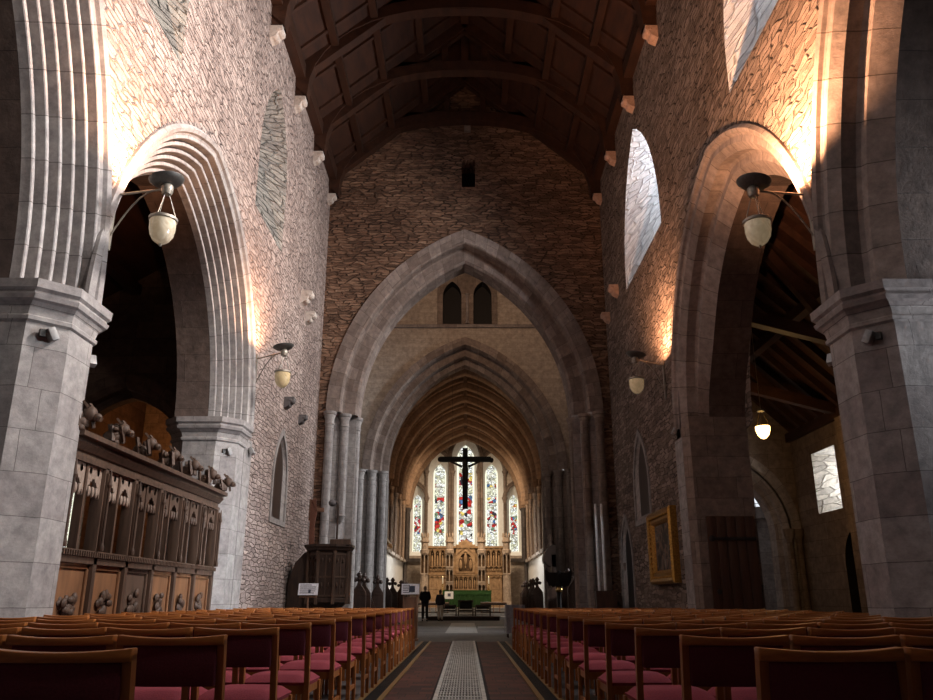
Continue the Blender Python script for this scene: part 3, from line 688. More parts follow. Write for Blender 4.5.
# ------------------------------------------------------------------ floors, west closure
m = MB(); m.box(-12, -4, -.2, 15, 60, 0); struct(m.build('floor', 'floor_stone'))
m = MB()
quad(m, (-.84, -2, .004), (.85, -2, .004), (.85, 21, .004), (-.84, 21, .004)); struct(m.build('floor_aisle_tiles', 'aisle_tile'))
m = MB(); quad(m, (-.62, 26.5, .004), (.42, 26.5, .004), (.42, 38, .004), (-.62, 38, .004)); struct(m.build('floor_ledger_slab', 'ledger'))
m = MB(); quad(m, (.5, 31.2, .004), (3.2, 31.2, .004), (3.2, 33.3, .004), (.5, 33.3, .004)); struct(m.build('floor_pale_patch', 'ledger'))  # paler area of the crossing floor
k = 0
for x in (-1.04, -.84, .84, 1.04):
    k += 1; m = MB(); m.box(x - .028, -2, 0, x + .028, 21, .02); struct(m.build('trim_%d' % (210 + k), 'brass_edge'))
for x in (-.94, .94):
    m = MB(); y = -2.
    while y < 21: m.box(x - .07, y, .0, x + .07, y + .045, .014); y += .09
    k += 1; struct(m.build('trim_%d' % (210 + k), 'iron'))
# central cast-iron heating grate, panel by panel
gp = MB(); L0 = .92
gp.box(-.28, 0, .003, -.235, L0, .022); gp.box(.235, 0, .003, .28, L0, .022)
for j in range(5): yy = j * (L0 - .035) / 4; gp.box(-.235, yy, .003, .235, yy + .035, .022)
for j in range(4):
    ya = j * (L0 - .035) / 4 + .035; yb = (j + 1) * (L0 - .035) / 4
    for i in range(14): xx = -.222 + i * .0335; gp.box(xx, ya, .003, xx + .014, yb, .018)
g0 = gp.build('floor_grating', 'iron_grate')
ys = [8.2 + .925 * i for i in range(14)]
for i, y in enumerate(ys):
    g = g0 if i == 0 else g0.copy()
    if i: COL.objects.link(g)
    g.location = (-.01, y, 0)
    tag(g, 'cast-iron grating panel along the aisle centre, %s counted from the camera' % ORD[i + 1], 'grating', 'heating grating panels down the aisle')
m = MB(); quad(m, (-.32, -2, .006), (.31, -2, .006), (.31, 21.2, .006), (-.32, 21.2, .006)); struct(m.build('floor_grating_channel', 'black'))
m = MB(); quad(m, (-10, -4, 0), (10, -4, 0), (10, -4, 20), (-10, -4, 20)); struct(m.build('wall_west', 'rubble_pale'))

# ------------------------------------------------------------------ nave roof
RIDGE = 18.6
def zr(x): return TOP + .25 + (RIDGE - TOP - .25) * (1 - abs(x) / 4.6)
for sg, nm in ((-1, 'north'), (1, 'south')):
    m = MB(); quad(m, (sg * 4.65, -4, zr(4.65)), (sg * 4.65, YE + .3, zr(4.65)), (0, YE + .3, RIDGE), (0, -4, RIDGE)); struct(m.build('ceiling_' + nm, 'roof_board'))
    m = MB(); m.box(min(sg * 4.25, sg * 4.7), -4, TOP - .05, max(sg * 4.25, sg * 4.7), YE, TOP + .35); struct(m.build('roof_beam', 'roof_oak'))
    for fx in (.22, .45, .7):
        x = 4.5 * (1 - fx); m = MB(); m.beam((sg * x, -4, zr(x) - .1), (sg * x, YE, zr(x) - .1), .2, .2); struct(m.build('roof_beam', 'roof_oak'))
m = MB(); m.beam((0, -4, RIDGE - .12), (0, YE, RIDGE - .12), .25, .3); struct(m.build('roof_beam', 'roof_oak'))
y = 10.67
while y < 23.5:                      # common rafters / panel battens
    m = MB()
    for sg in (-1, 1): m.beam((sg * 4.5, y, zr(4.5) - .04), (0, y, RIDGE - .04), .1, .09)
    struct(m.build('roof_beam', 'roof_oak')); y += 1.35
CZ = 16.75
def brace_pts(w, h, n=20):
    e = 2.25
    return [(-w * abs(math.cos(t)) ** (2 / e) * (1 if math.cos(t) > 0 else -1), 13.75 + h * math.sin(t) ** (2 / e)) for t in [PI * k / n for k in range(n + 1)]]
TY = [10.0, 12.7, 15.4, 18.1, 20.8, 23.45]
for y in TY:
    m = MB(); I = brace_pts(4.18, CZ - 13.75 - .15); O = [(x * 1.085, z + .34) for x, z in I]
    n = len(I); d = .17
    for A, B, q in ((I, O, -d), (I, O, d)):
        m.strip([Vector((x, y + q, z)) for x, z in A], [Vector((x, y + q, z)) for x, z in B])
    for A in (I, O): m.strip([Vector((x, y - d, z)) for x, z in A], [Vector((x, y + d, z)) for x, z in A])
    m.beam((-2.9, y, CZ), (2.9, y, CZ), .26, .34)
    for sg in (-1, 1):
        m.beam((sg * 4.4, y, zr(4.4) - .2), (0, y, RIDGE - .2), .26, .34)
        m.beam((sg * 4.38, y, 13.8), (sg * 4.38, y, 14.8), .26, .24, up=(0, 1, 0))
        m.beam((sg * .62, y, CZ), (sg * .62, y, zr(.62) - .2), .18, .18, up=(0, 1, 0))
        m.beam((sg * 1.7, y, CZ), (0, y, RIDGE - .4), .16, .2)
    struct(m.build('roof_beam', 'roof_oak', angle=30))

def corbel(name, label, x, y, z, sgn, s, mat, group=None):
    m = MB(); pf = [(0, 0), (.30, 0), (.30, -.10), (.27, -.14), (.22, -.15), (.16, -.27), (.06, -.33), (0, -.36)]
    m.prism([(a * s, b * s) for a, b in pf], lambda p: (x - sgn * p[0], y - .17 * s, z + p[1]), lambda p: (x - sgn * p[0], y + .17 * s, z + p[1]))
    m.blob((x - sgn * .2 * s, y, z - .11 * s), (.13 * s, .2 * s, .10 * s)); m.blob((x - sgn * .1 * s, y, z - .22 * s), (.1 * s, .13 * s, .1 * s))
    return tag(m.build(name, mat, bevel=.015 * s), label, 'corbel', group)
for i, y in enumerate(TY[2:-1]):
    corbel('roof_corbel', 'carved roof corbel on the pale wall, %s truss foot west of the gable' % ORD[len(TY) - 2 - i - 1], -4.5, y, 13.75, -1, .95, 'corbel_pale')
    corbel('roof_corbel', 'carved roof corbel on the orange-lit wall, %s truss foot west of the gable' % ORD[len(TY) - 2 - i - 1], 4.5, y, 13.75, 1, .95, 'corbel_pink')
corbel('roof_corbel', 'carved stone corbel in the top corner of pale wall and gable', -4.5, 23.35, 13.75, -1, .85, 'corbel_pale')
corbel('roof_corbel', 'carved stone corbel in the top corner of orange-lit wall and gable', 4.5, 23.35, 13.75, 1, .85, 'corbel_pink')
corbel('wall_corbel', 'pale blocky corbel on the pale wall, highest of four', -4.5, 20.47, 9.15, -1, 1.0, 'corbel_pale')
corbel('wall_corbel', 'pale notched corbel on the pale wall, just below the highest one', -4.5, 21.16, 8.8, -1, .9, 'corbel_pale')
corbel('wall_corbel', 'dark corbel on the pale wall above the narrow lancet doorway', -4.5, 19.33, 5.85, -1, .8, 'corbel_dark')
corbel('wall_corbel', 'small grey corbel on the pale wall nearest the chancel arch capitals', -4.5, 21.1, 5.8, -1, .7, 'corbel_dark')
corbel('wall_corbel', 'pinkish corbel on the orange-lit wall below the tall bright window', 4.5, 21.6, 9.8, 1, .9, 'corbel_pink')
corbel('wall_corbel', 'pinkish corbel low beside the chancel arch on the orange-lit wall', 4.5, 23.1, 9.5, 1, .85, 'corbel_pink')

# ------------------------------------------------------------------ chairs
def chair_proto():
    t = thing('church_chair', 'x', 'chair')
    xs = [-.235 + .47 * k / 10 for k in range(11)]
    dep = lambda x: -.055 - .03 * (1 - (x / .235) ** 2)
    def curved(z0, z1, th, lim, name, mat, bev, dz=0.):
        X = [x for x in [-lim + 2 * lim * k / 10 for k in range(11)]]
        m = MB(); vs = []
        for x in X:
            y = dep(x); zd = dz * (1 - (x / .235) ** 2)
            vs += [(x, y - th / 2, z0), (x, y + th / 2, z0), (x, y + th / 2, z1 - zd), (x, y - th / 2, z1 - zd)]
        fs = []
        for k in range(10):
            a = k * 4
            for j in range(4): b = (j + 1) % 4; fs.append((a + j, a + b, a + b + 4, a + j + 4))
        fs += [(0, 3, 2, 1), (40, 41, 42, 43)]
        m.add(vs, fs); return m.build(name, mat, t, bevel=bev)
    curved(.806, .85, .052, .242, 'top_rail', 'oak_rail', .006, .012)
    curved(.635, .812, .034, .212, 'backrest', 'red_back', .008)
    m = MB(); n = 9; vs, fs = [], []
    for i in range(n + 1):
        for j in range(n + 1):
            u, v = i / n * 2 - 1, j / n * 2 - 1
            e = max(0., (1 - abs(u) ** 5)) ** .5 * max(0., (1 - abs(v) ** 5)) ** .5
            vs.append((u * .232, .225 + v * .225, .455 + .052 * e))
    for i in range(n):
        for j in range(n): a = i * (n + 1) + j; fs.append((a, a + n + 1, a + n + 2, a + 1))
    b0 = len(vs); vs += [(-.225, .005, .435), (.225, .005, .435), (.225, .445, .435), (-.225, .445, .435)]
    fs.append((b0, b0 + 3, b0 + 2, b0 + 1))
    m.add(vs, fs); rim = [i * (n + 1) for i in range(n + 1)] + [n * (n + 1) + j for j in range(1, n + 1)] + [i * (n + 1) + n for i in range(n - 1, -1, -1)] + [j for j in range(n - 1, 0, -1)]
    low = [Vector((v[0] * .97, .225 + (v[1] - .225) * .97, .43)) for v in [vs[r] for r in rim]]
    m.strip([vs[r] for r in rim], low, close=True); m.build('seat', 'red_seat', t, angle=60)
    m = MB(); m.box(-.215, .0, .38, .215, .03, .435); m.box(-.215, .41, .38, .215, .44, .435); m.box(-.225, .0, .38, -.195, .44, .435); m.box(.195, .0, .38, .225, .44, .435); m.build('seat_frame', 'oak_chair', t)
    for sx in (-1, 1):
        m = MB(); m.beam((sx * .225, .02, 0), (sx * .225, .0, .45), .034, .044, up=(0, 1, 0)); m.beam((sx * .225, .0, .44), (sx * .225, -.055, .83), .034, .042, up=(0, 1, 0)); m.build('leg', 'oak_chair', t)
        m = MB(); m.beam((sx * .225, .42, 0), (sx * .225, .42, .44), .034, .04, up=(0, 1, 0)); m.build('leg', 'oak_chair', t, bevel=.004)
        m = MB(); m.beam((sx * .225, .02, .2), (sx * .225, .42, .2), .02, .035); m.build('stretcher', 'oak_chair', t)
    return t
C0 = chair_proto(); used = False
F_ = 790.
def rowword(i): return ORD[i]
PITCH = .499
rowsY = [2.85 + 1.03 * i for i in range(15)]
def vis(x0, y): return abs(x0 - .06) < .6 * y + .25
sides = {-1: 'carved-screen side', 1: 'gilt-painting side'}
for sg in (-1, 1):
    for ri, y in enumerate(rowsY + ([1.72] if sg == 1 else [])):
        front = ri == len(rowsY)
        nmax = 7
        if 9.9 < y < 15.3 and sg == 1: nmax = 9
        if y < 7.9: nmax = 9
        yj = y + random.uniform(-.05, .05)
        for ci in range(nmax):
            xe = sg * (1.03 + PITCH * ci)              # aisle-side edge of the chair
            if not vis(xe, y): break
            if front and ci > 0: break
            if 7.9 <= y <= 9.9 and ci > 6: break
            c = C0 if not used else copy_tree(C0); used = True
            c.location = (xe + sg * .24, yj + random.uniform(-.012, .012), 0); c.rotation_euler = (0, 0, random.uniform(-.01, .01))
            col = 'on the aisle' if ci == 0 else '%s from the aisle' % ORD[ci + 1]
            row = 'cut off by the frame, closest of all to the camera' if front else '%s row from the camera' % ORD[ri + 1]
            if front: tag(c, 'red-backed oak chair on gilt-painting side, mostly outside frame, closest to camera', 'chair', 'oak chairs on gilt-painting side of the aisle')
            else: tag(c, 'red-backed oak chair, %s, %s, %s' % (sides[sg], row, col), 'chair', 'oak chairs on %s of the aisle' % sides[sg])

# ------------------------------------------------------------------ carved oak screen
sc = thing('carved_screen', 'tall dark oak traceried screen with carved panels and beast cresting beside the pale pillar', 'screen', (-4.66, 9.22, 0))
BY = [i * .955 for i in range(7)]
m = MB(); m.box(-.07, 0, 0, .09, 5.75, .14); m.build('base_rail', 'oak_screen', sc, bevel=.01)
m = MB(); m.box(-.06, 0, 1.42, .10, 5.75, 1.5); m.lathe([(.03, 0), (.03, 5.75)], (.1, 0, 1.53), 8, Matrix.Rotation(-PI / 2, 3, 'X'))
for k in range(96): m.box(.10, .03 + k * .06, 1.50, .142, .06 + k * .06, 1.56)
m.box(-.06, 0, 1.5, .09, 5.75, 1.58); m.build('middle_rail', 'oak_screen', sc)
m = MB(); m.prism([(-.09, 2.6), (.10, 2.6), (.10, 2.65), (.06, 2.66), (.06, 2.72), (.09, 2.73), (.15, 2.80), (.15, 2.825), (.12, 2.83), (.14, 2.85), (.22, 2.86), (.22, 2.92), (-.09, 2.92)], lambda p: (p[0], -.05, p[1]), lambda p: (p[0], 5.8, p[1])); m.build('cornice', 'oak_screen', sc, angle=15)
def blobcluster(m, c, s, seed, n=9, flat=1.):
    rnd = random.Random(seed)
    for k in range(n):
        a = rnd.uniform(0, 2 * PI); r = rnd.uniform(.2, .8) * s
        m.blob((c[0] + rnd.uniform(-.25, .25) * s * flat, c[1] + r * math.cos(a) * .8, c[2] + r * math.sin(a)), (s * .25 * flat, s * rnd.uniform(.18, .36), s * rnd.uniform(.18, .36)), None, 8, 5)
for i, y in enumerate(BY):
    m = MB(); m.box(-.06, y - .045, .14, .10, y + .045, 2.62); m.box(.10, y - .02, 1.58, .135, y + .02, 2.55); m.lathe([(.03, 1.58), (.03, 1.64), (.018, 1.68), (.018, 2.36), (.034, 2.4), (.02, 2.46), (.005, 2.6)], (.15, y, 0), 8); m.build('post', 'oak_screen', sc, bevel=.006)
    b = MB(); z0 = 2.92                                        # carved beast on the cornice
    s = 1.0
    b.blob((.10, y, z0 + .1), (.13, .1, .1)); b.blob((.22, y + .02, z0 + .2), (.09, .085, .095)); b.blob((.31, y + .02, z0 + .16), (.06, .05, .05))
    b.beam((.22, y - .05, z0 + .27), (.16, y - .07, z0 + .34), .04, .03); b.beam((.22, y + .08, z0 + .27), (.16, y + .1, z0 + .34), .04, .03); b.beam((.36, y + .02, z0 + .13), (.28, y + .02, z0 + .17), .07, .05)
    for q in range(5): b.beam((.05 + .05 * q, y + .1 * math.sin(q * 2.1 + i), z0 + .04), (.02 + .05 * q, y + .12 * math.sin(q * 2.1 + i + .5), z0 + .24 + .03 * (q % 2)), .05, .035)
    blobcluster(b, (.14, y, z0 + .13), .15, i + 3, 16)
    b.build('carved_beast', 'oak_screen', sc)
def tracery(m, y0, y1):
    n = 16; h = (y1 - y0) / 2; c = (y0 + y1) / 2
    top, bot = [], []
    for k in range(n + 1):
        y = y0 + (y1 - y0) * k / n; t = abs((y - c) / h)
        zb = 2.24 + .22 * (1 - t ** 1.6) + (.035 * math.cos(t * 4 * PI))
        top.append((y, 2.62)); bot.append((y, zb - (.06 if k % 4 == 0 else 0)))
    holes = []
    for cy in (c - h * .5, c + h * .5):
        holes.append([(cy + h * .2 * math.cos(a), 2.535 + .045 * math.sin(a)) for a in [2 * PI * k / 8 for k in range(8)]])
    poly = top + bot[::-1]
    for x in (.0, .05): m.plate([poly] + holes, lambda p: (x, p[0], p[1]))
    m.strip([(0, *p) for p in poly], [(.05, *p) for p in poly], close=True)
    for k in range(3): yy = y0 + (y1 - y0) * (k + 1) / 4; m.blob((.05, yy, 2.28), (.03, .035, .07), None, 6, 5)
for i in range(6):
    y0, y1 = BY[i] + .045, BY[i + 1] - .045; ym = (y0 + y1) / 2
    m = MB(); m.box(-.04, ym - .025, 1.56, .07, ym + .025, 2.62); m.build('mullion', 'oak_screen', sc)
    for a, b in ((y0, ym - .025), (ym + .025, y1)):
        m = MB(); tracery(m, a, b); m.build('tracery_head', 'oak_carved' if i < 2 else 'oak_screen', sc)
    m = MB(); m.box(-.04, y0, .14, .02, y1, 1.42); m.box(.02, y0, .14, .05, y0 + .05, 1.42); m.box(.02, y1 - .05, .14, .05, y1, 1.42); m.box(.02, y0, 1.36, .05, y1, 1.42)
    p = m.build('lower_panel', 'oak_panel' if i not in (2,) else 'oak_screen', sc, bevel=.004)
    m = MB(); blobcluster(m, (.05, ym, .92), .23, 40 + i, 16, .6); m.build('carving', 'oak_screen', p)

# ------------------------------------------------------------------ bracket lamps
def bracket_lamp(label, x, y, z, wx, wy, sgn, bowl='glass_bowl', dish=True):
    t = thing('bracket_lamp', label, 'lamp', (x, y, z), group=None)
    m = MB(); m.box(min(wx - x, wx - x - sgn * .03), wy - y - .04, -.75, max(wx - x, wx - x - sgn * .03), wy - y + .04, .12); m.build('wall_plate', 'lamp_metal', t, bevel=.004)
    a = Vector((wx - x, wy - y, .02)); b = Vector((0, 0, .0)); lo = Vector((wx - x, wy - y, -.6))
    m = MB(); m.tube([a, b], .016, 8); cpts = [lo.lerp(b, k / 8) + Vector((0, 0, 1)) * (.22 * math.sin(PI * k / 8)) for k in range(9)]; m.tube([Vector(p) for p in cpts[:7]], .011, 6); m.build('bracket_arm', 'lamp_metal', t)
    m = MB(); m.lathe([(.0, -.09), (.06, -.08), (.075, -.03), (.075, .03), (.05, .06), (0, .07)], (0, 0, 0), 12); m.build('hub', 'lamp_metal', t)
    if dish:
        m = MB(); m.lathe([(.03, .05), (.10, .06), (.17, .085), (.215, .125), (.218, .135), (.208, .135), (.16, .10), (.09, .075), (.03, .065)], (0, 0, 0), 24, Matrix.Rotation(math.radians(10) * sgn, 3, 'Y')); m.build('uplighter_dish', 'dish_metal', t)
    for k in range(3):
        an = 2 * PI * k / 3 + .4; m = MB(); m.tube([(.03 * math.cos(an), .03 * math.sin(an), -.07), (.155 * math.cos(an), .155 * math.sin(an), -.43)], .0055, 6); m.build('suspension_rod', 'lamp_metal', t)
    m = MB(); m.lathe([(0, -.77), (.05, -.758), (.10, -.72), (.14, -.655), (.158, -.57), (.160, -.44), (.15, -.44), (.146, -.57), (.12, -.66), (.0, -.74)], (0, 0, 0), 24); bo = m.build('glass_bowl', bowl, t)
    m = MB(); m.lathe([(.16, -.46), (.176, -.45), (.176, -.42), (.16, -.41), (.15, -.43)], (0, 0, 0), 24); m.build('rim_band', 'lamp_metal', t)
    m = MB(); m.blob((0, 0, -.775), (.018, .018, .028)); m.build('finial', 'lamp_metal', t)
    return t
bracket_lamp('brass bracket lamp with cream glass bowl on the pale wall beside the pillar', -3.74, 8.95, 5.98, -4.5, 9.15, -1)
bracket_lamp('bracket lamp with yellow glass bowl on the pale wall beyond the ribbed arch', -3.76, 15.8, 5.95, -4.49, 16.35, -1, 'glass_bowl_amber')
bracket_lamp('dark-dished bracket lamp with cream bowl hanging before the orange-lit arch', 3.72, 9.0, 5.98, 4.5, 9.15, 1)
bracket_lamp('bracket lamp with amber bowl on the orange-lit wall above the lancet', 3.74, 16.5, 6.0, 4.485, 17.0, 1, 'glass_bowl_amber')
# lit lamp in the south aisle
t = thing('hanging_lamp', 'glowing glass bowl lamp hanging lit under the dark aisle rafters', 'lamp', (7.0, 18.2, 5.3))
m = MB(); m.lathe([(0, -.72), (.06, -.70), (.13, -.62), (.165, -.5), (.165, -.42), (.155, -.42), (.0, -.5)], (0, 0, 0), 20); m.build('glass_bowl', 'lit_bowl', t)
m = MB(); m.lathe([(.0, .0), (.07, -.02), (.09, -.06), (.06, -.08), (0, -.08)], (0, 0, 0), 12); m.tube([(0, 0, 0), (0, 0, 2.45)], .008, 6); m.build('stem', 'lamp_metal', t)
for k in range(3):
    an = 2 * PI * k / 3; m = MB(); m.tube([(.05 * math.cos(an), .05 * math.sin(an), -.06), (.16 * math.cos(an), .16 * math.sin(an), -.42)], .007, 6); m.build('suspension_rod', 'brass', t)

def flood(label, x, y, z, sgn, rz=0.):
    t = thing('small_floodlight', label, 'floodlight', (x, y, z), rz)
    m = MB(); m.box(-.01, -.03, -.06, .05, .03, .02); m.build('mounting_bracket', 'iron', t)
    m = MB(); m.box(-.10, -.08, -.13, -.02, .08, .02, Matrix.Rotation(.5, 4, 'Y')); m.box(.0, -.02, -.02, -.06, .02, .01); m.build('lamp_head', 'floodlight', t, bevel=.008)
    return t
flood('small grey floodlight under the capital of the pale pillar, facing the nave', -4.66, 8.36, 3.86, -1, PI + PI / 4)
flood('small white floodlight on the arch side of the pale pillar', -4.66, 9.4, 3.84, -1, PI - PI / 4)
flood('small floodlight under the farther pale capital beside the oak screen', -4.68, 15.36, 3.8, -1, PI + PI / 4)
flood('tiny spotlight on the pale wall right beside the farther capital', -4.5, 16.35, 3.98, -1, PI)
flood('small grey floodlight under the capital of the pinkish pillar', 4.66, 8.4, 3.84, 1, -PI / 4)
flood('small pale floodlight on the arch side of the pinkish pillar', 4.66, 9.4, 3.86, 1, PI / 4)
flood('small dark spotlight on the orange-lit wall corner above the stair door', 4.5, 16.3, 4.4, 1, 0)

# ------------------------------------------------------------------ painting, stair door
t = thing('framed_painting', 'dark old painting in a heavy gilt frame on the rubble wall', 'painting', (4.5, 18.05, 2.13))
W, H, fw = 2.15, 1.58, .34
m = MB()
def fring(a, x0, x1): return None
A = [(-W / 2, -H / 2), (W / 2, -H / 2), (W / 2, H / 2), (-W / 2, H / 2)]
prev = None
for off, dx in ((0, 0), (0, -.14), (.05, -.18), (.10, -.16), (.16, -.11), (.22, -.13), (.27, -.09), (.30, -.04)):
    cur = [Vector((dx, (abs(y) - off) * (1 if y > 0 else -1), (abs(z) - off) * (1 if z > 0 else -1))) for y, z in A]
    if prev: m.strip(prev, cur, close=True)
    prev = cur
for s in (-1, 1):
    for k in range(18):
        m.blob((-.14, -W / 2 + .13 + (W - .26) * k / 17, s * (H / 2 - .13)), (.03, .04, .03), None, 6, 4)
    for k in range(13): m.blob((-.14, s * (W / 2 - .13), -H / 2 + .13 + (H - .26) * k / 12), (.03, .03, .04), None, 6, 4)
m.build('gilt_frame', 'gilt', t, angle=30)
m = MB(); m.box(-.05, -W / 2 + .29, -H / 2 + .29, -.03, W / 2 - .29, H / 2 - .29); m.build('canvas', 'old_painting', t)
m = MB(); m.tube([(-.03, -.3, H / 2 - .02), (-.01, 0, H / 2 + .22), (-.03, .3, H / 2 - .02)], .006, 6); m.build('hanging_wire', 'iron', t)

t = thing('door_1', 'plain dark boarded oak door with iron strap hinges in the stone pier', 'door', (4.78, 15.92, 0)); t['kind'] = 'structure'
m = MB()
for k in range(5): m.box(.005 + k * .192, -.06, .02, .187 + k * .192, -.015, 2.58)
m.build('door_leaf', 'door_oak', t, bevel=.006)
for z in (.45, 2.15):
    m = MB(); m.box(.08, -.075, z - .03, .95, -.06, z + .03); m.blob((.08, -.07, z), (.06, .01, .06)); m.build('strap_hinge', 'iron', t)
m = MB(); m.lathe([(.05, 0), (.05, .012), (.02, .014)], (.14, -.06, 1.15), 10, Matrix.Rotation(PI / 2, 3, 'X')); m.build('handle', 'iron', t)

# ------------------------------------------------------------------ pulpit, lamp, signs, bracket
PX, PY = -3.45, 20.9
t = thing('pulpit', 'dark carved oak pulpit with side steps before the chancel arch', 'pulpit', (PX, PY, 0))
m = MB(); m.lathe([(.34, 0), (.36, .2), (.26, .3), (.24, .62), (.4, .85), (.52, .95)], (0, 0, 0), 8, smooth=False); m.build('pedestal', 'dark_oak', t, angle=20)
m = MB(); m.lathe([(.5, .92), (.56, .95), (.56, 1.02), (.52, 1.05), (.52, 2.16), (.55, 2.18)], (0, 0, 0), 8, Matrix.Rotation(PI / 8, 3, 'Z')); m.build('drum', 'dark_oak', t, angle=20)
for k in range(8):
    a = PI / 4 * k; M = Matrix.Rotation(a, 4, 'Z'); p = MB()
    for s in (-.17, .0, .17): p.box(.478, s - .012, 1.1, .50, s + .012, 2.1, M)
    for zz in (1.1, 1.55, 2.1): p.box(.476, -.19, zz - .02, .5, .19, zz + .02, M)
    for s in (-.085, .085): p.blob(M @ Vector((.485, s, 1.95)), (.02, .06, .06), None, 6, 5); p.blob(M @ Vector((.485, s, 1.35)), (.02, .05, .07), None, 6, 5)
    p.build('tracery_panel', 'oak_screen', t)
    b = MB(); b.lathe([(.05, .9), (.04, 1.05), (.04, 2.1), (.06, 2.18)], (.545 * math.cos(a + PI / 8), .545 * math.sin(a + PI / 8), 0), 6); b.build('corner_buttress', 'oak_screen', t)
m = MB(); m.lathe([(.53, 2.16), (.60, 2.2), (.62, 2.25), (.66, 2.28), (.66, 2.34), (.5, 2.34)], (0, 0, 0), 8, Matrix.Rotation(PI / 8, 3, 'Z'), smooth=False); m.build('cornice', 'dark_oak', t, angle=20)
m = MB(); m.prism([(-1.0, 0), (-.3, 0), (-.3, 2.2), (-.62, 2.15), (-.85, 1.9), (-1.0, 1.4)], lambda p: (p[0], -.12, p[1]), lambda p: (p[0], -.04, p[1])); m.prism([(-1.0, 0), (-.3, 0), (-.3, 2.2), (-.62, 2.15), (-.85, 1.9), (-1.0, 1.4)], lambda p: (p[0], .5, p[1]), lambda p: (p[0], .58, p[1])); m.build('stair_side', 'dark_oak', t)
m = MB()
for k in range(5): m.box(-1.0 + k * .13, -.04, 0, -.87 + k * .13, .5, .2 + k * .2)
m.build('stair', 'dark_oak', t)
m = MB(); m.prism([(-.2, 2.34), (.15, 2.34), (.15, 2.39), (-.1, 2.48), (-.2, 2.46)], lambda p: (.28 + p[1] * 0 - .22, p[0] - .2, p[1]), lambda p: (.56, p[0] - .2, p[1])); m.build('bookrest', 'oak_screen', t)
m = MB(); m.tube([(.18, -.1, 2.3), (.18, -.1, 3.3), (.14, -.12, 3.42), (.06, -.15, 3.45)], .028, 8); m.build('lamp_pole', 'dark_oak', t)
m = MB(); m.blob((.03, -.16, 3.4), (.10, .12, .09)); m.build('lamp_hood', 'corbel_dark', t)

def sign(label, x, y, z, tilt, w, h, photo, stand):
    t = thing('notice_board', label, 'notice', (x, y, 0))
    M = Matrix.Translation((0, 0, z)) @ Matrix.Rotation(math.radians(tilt), 4, 'X')
    m = MB(); m.box(-w / 2, -.012, -h / 2, w / 2, .012, h / 2, M); m.build('notice_sheet', 'white_paper', t)
    p = MB(); rnd = random.Random(int(x * 10))
    for k in range(5):
        zz = h * (.36 - .17 * k); a = -w * .42; b = (w * rnd.uniform(.05, .4)) if not photo else -w * rnd.uniform(.02, .12)
        p.box(a, -.016, zz - .009, b, -.012, zz + .007, M)
    p.build('printed_lines', 'ink', t)
    p = MB(); p.box(-w * (.08 if photo else -.02), -.017, -h * .3, w * (.26 if photo else .14), -.012, h * (.3 if photo else -.05), M); p.build('printed_picture', 'ink_photo', t)
    if stand == 'post':
        m = MB(); m.box(-.02, .02, .02, .02, .06, z - .05); m.box(-.2, -.1, 0, .2, .14, .03); m.box(-w * .45, .0, z - h / 2 - .05, w * .45, .06, z - h / 2 - .01); m.build('stand', 'lectern_oak', t, bevel=.004)
    else:
        m = MB(); m.box(-.19, .0, .06, -.15, .3, z - .08); m.box(.15, .0, .06, .19, .3, z - .08); m.box(-.15, .03, .06, .15, .05, z - .2); m.box(-.22, -.05, 0, .22, .34, .06); m.box(-.2, -.02, z - .1, .2, .32, z - .06); m.build('lectern_body', 'lectern_oak', t, bevel=.006)
    return t
sign('white printed notice on a slim stand in front of the dark pulpit', -3.66, 19.4, 1.24, -14, .46, .27, False, 'post')
sign('white printed notice with a dark picture on a wooden lectern by the aisle', -1.40, 21.5, 1.27, -14, .46, .27, True, 'lectern')

t = thing('wall_bracket', 'brown wooden wall arm with a hanging brown cloth beside the chancel arch', 'bracket', (-4.5, 23.3, 3.5))
m = MB(); m.box(0, -.05, -.06, .42, .05, .06); m.box(0, -.08, -.3, .05, .08, .3); m.build('arm', 'brown_arm', t, bevel=.008)
m = MB(); m.prism([(.02, .28), (.16, .3), (.2, -.1), (.14, -.5), (.17, -.95), (.02, -1.1), (-.0, -.6)], lambda p: (p[0] + .03, -.09, p[1]), lambda p: (p[0] + .03, -.03, p[1])); m.build('hanging_cloth', 'brown_cloth', t, bevel=.01)

# ------------------------------------------------------------------ choir stalls
def end_outline(w, h):
    hw = w / 2; b = h - .62
    half = [(hw, 0), (hw, b - .12), (hw * .95, b), (hw * .62, b + .12), (hw * .3, b + .22), (.05, b + .3), (.05, b + .33), (.14, b + .36), (.17, b + .42), (.12, b + .46), (.06, b + .45), (.06, b + .48), (.1, b + .53), (.07, b + .58), (0, b + .66)]
    return half + [(-x, z) for x, z in half[-2::-1]]
def stall(label, x, y0, y1, w, h, mat='stall_oak'):
    t = thing('choir_stall', label, 'stall', (x, y0, 0))
    for yy in (0, y1 - y0):
        m = MB(); O = end_outline(w, h); m.prism(O, lambda p: (p[0], yy - .045, p[1]), lambda p: (p[0], yy + .045, p[1])); e = m.build('bench_end', mat, t, bevel=.006)
        b = MB(); z = h - .2
        for dx, dz, r in ((0, .11, .085), (.12, -.03, .075), (-.12, -.03, .075), (0, -.02, .07), (0, .18, .05)): b.blob((dx, yy, z + dz), (r, .09, r))
        b.build('poppyhead', mat, e)
    s = 1 if x < 0 else -1
    m = MB(); m.box(-w / 2 + .03, .05, .1, w / 2 - .03, y1 - y0 - .05, .5); m.box(-w / 2 + .02, .05, .5, -w / 2 + .07, y1 - y0 - .05, h - .75) if s > 0 else m.box(w / 2 - .07, .05, .5, w / 2 - .02, y1 - y0 - .05, h - .75); m.build('bench', mat, t)
    return t
stall('dark oak choir stall with poppyhead ends, first behind the pulpit', -3.35, 26.2, 27.5, .46, 1.85)
stall('dark oak choir stall with poppyhead ends, second behind the pulpit', -3.3, 31.2, 34.8, .46, 1.88)
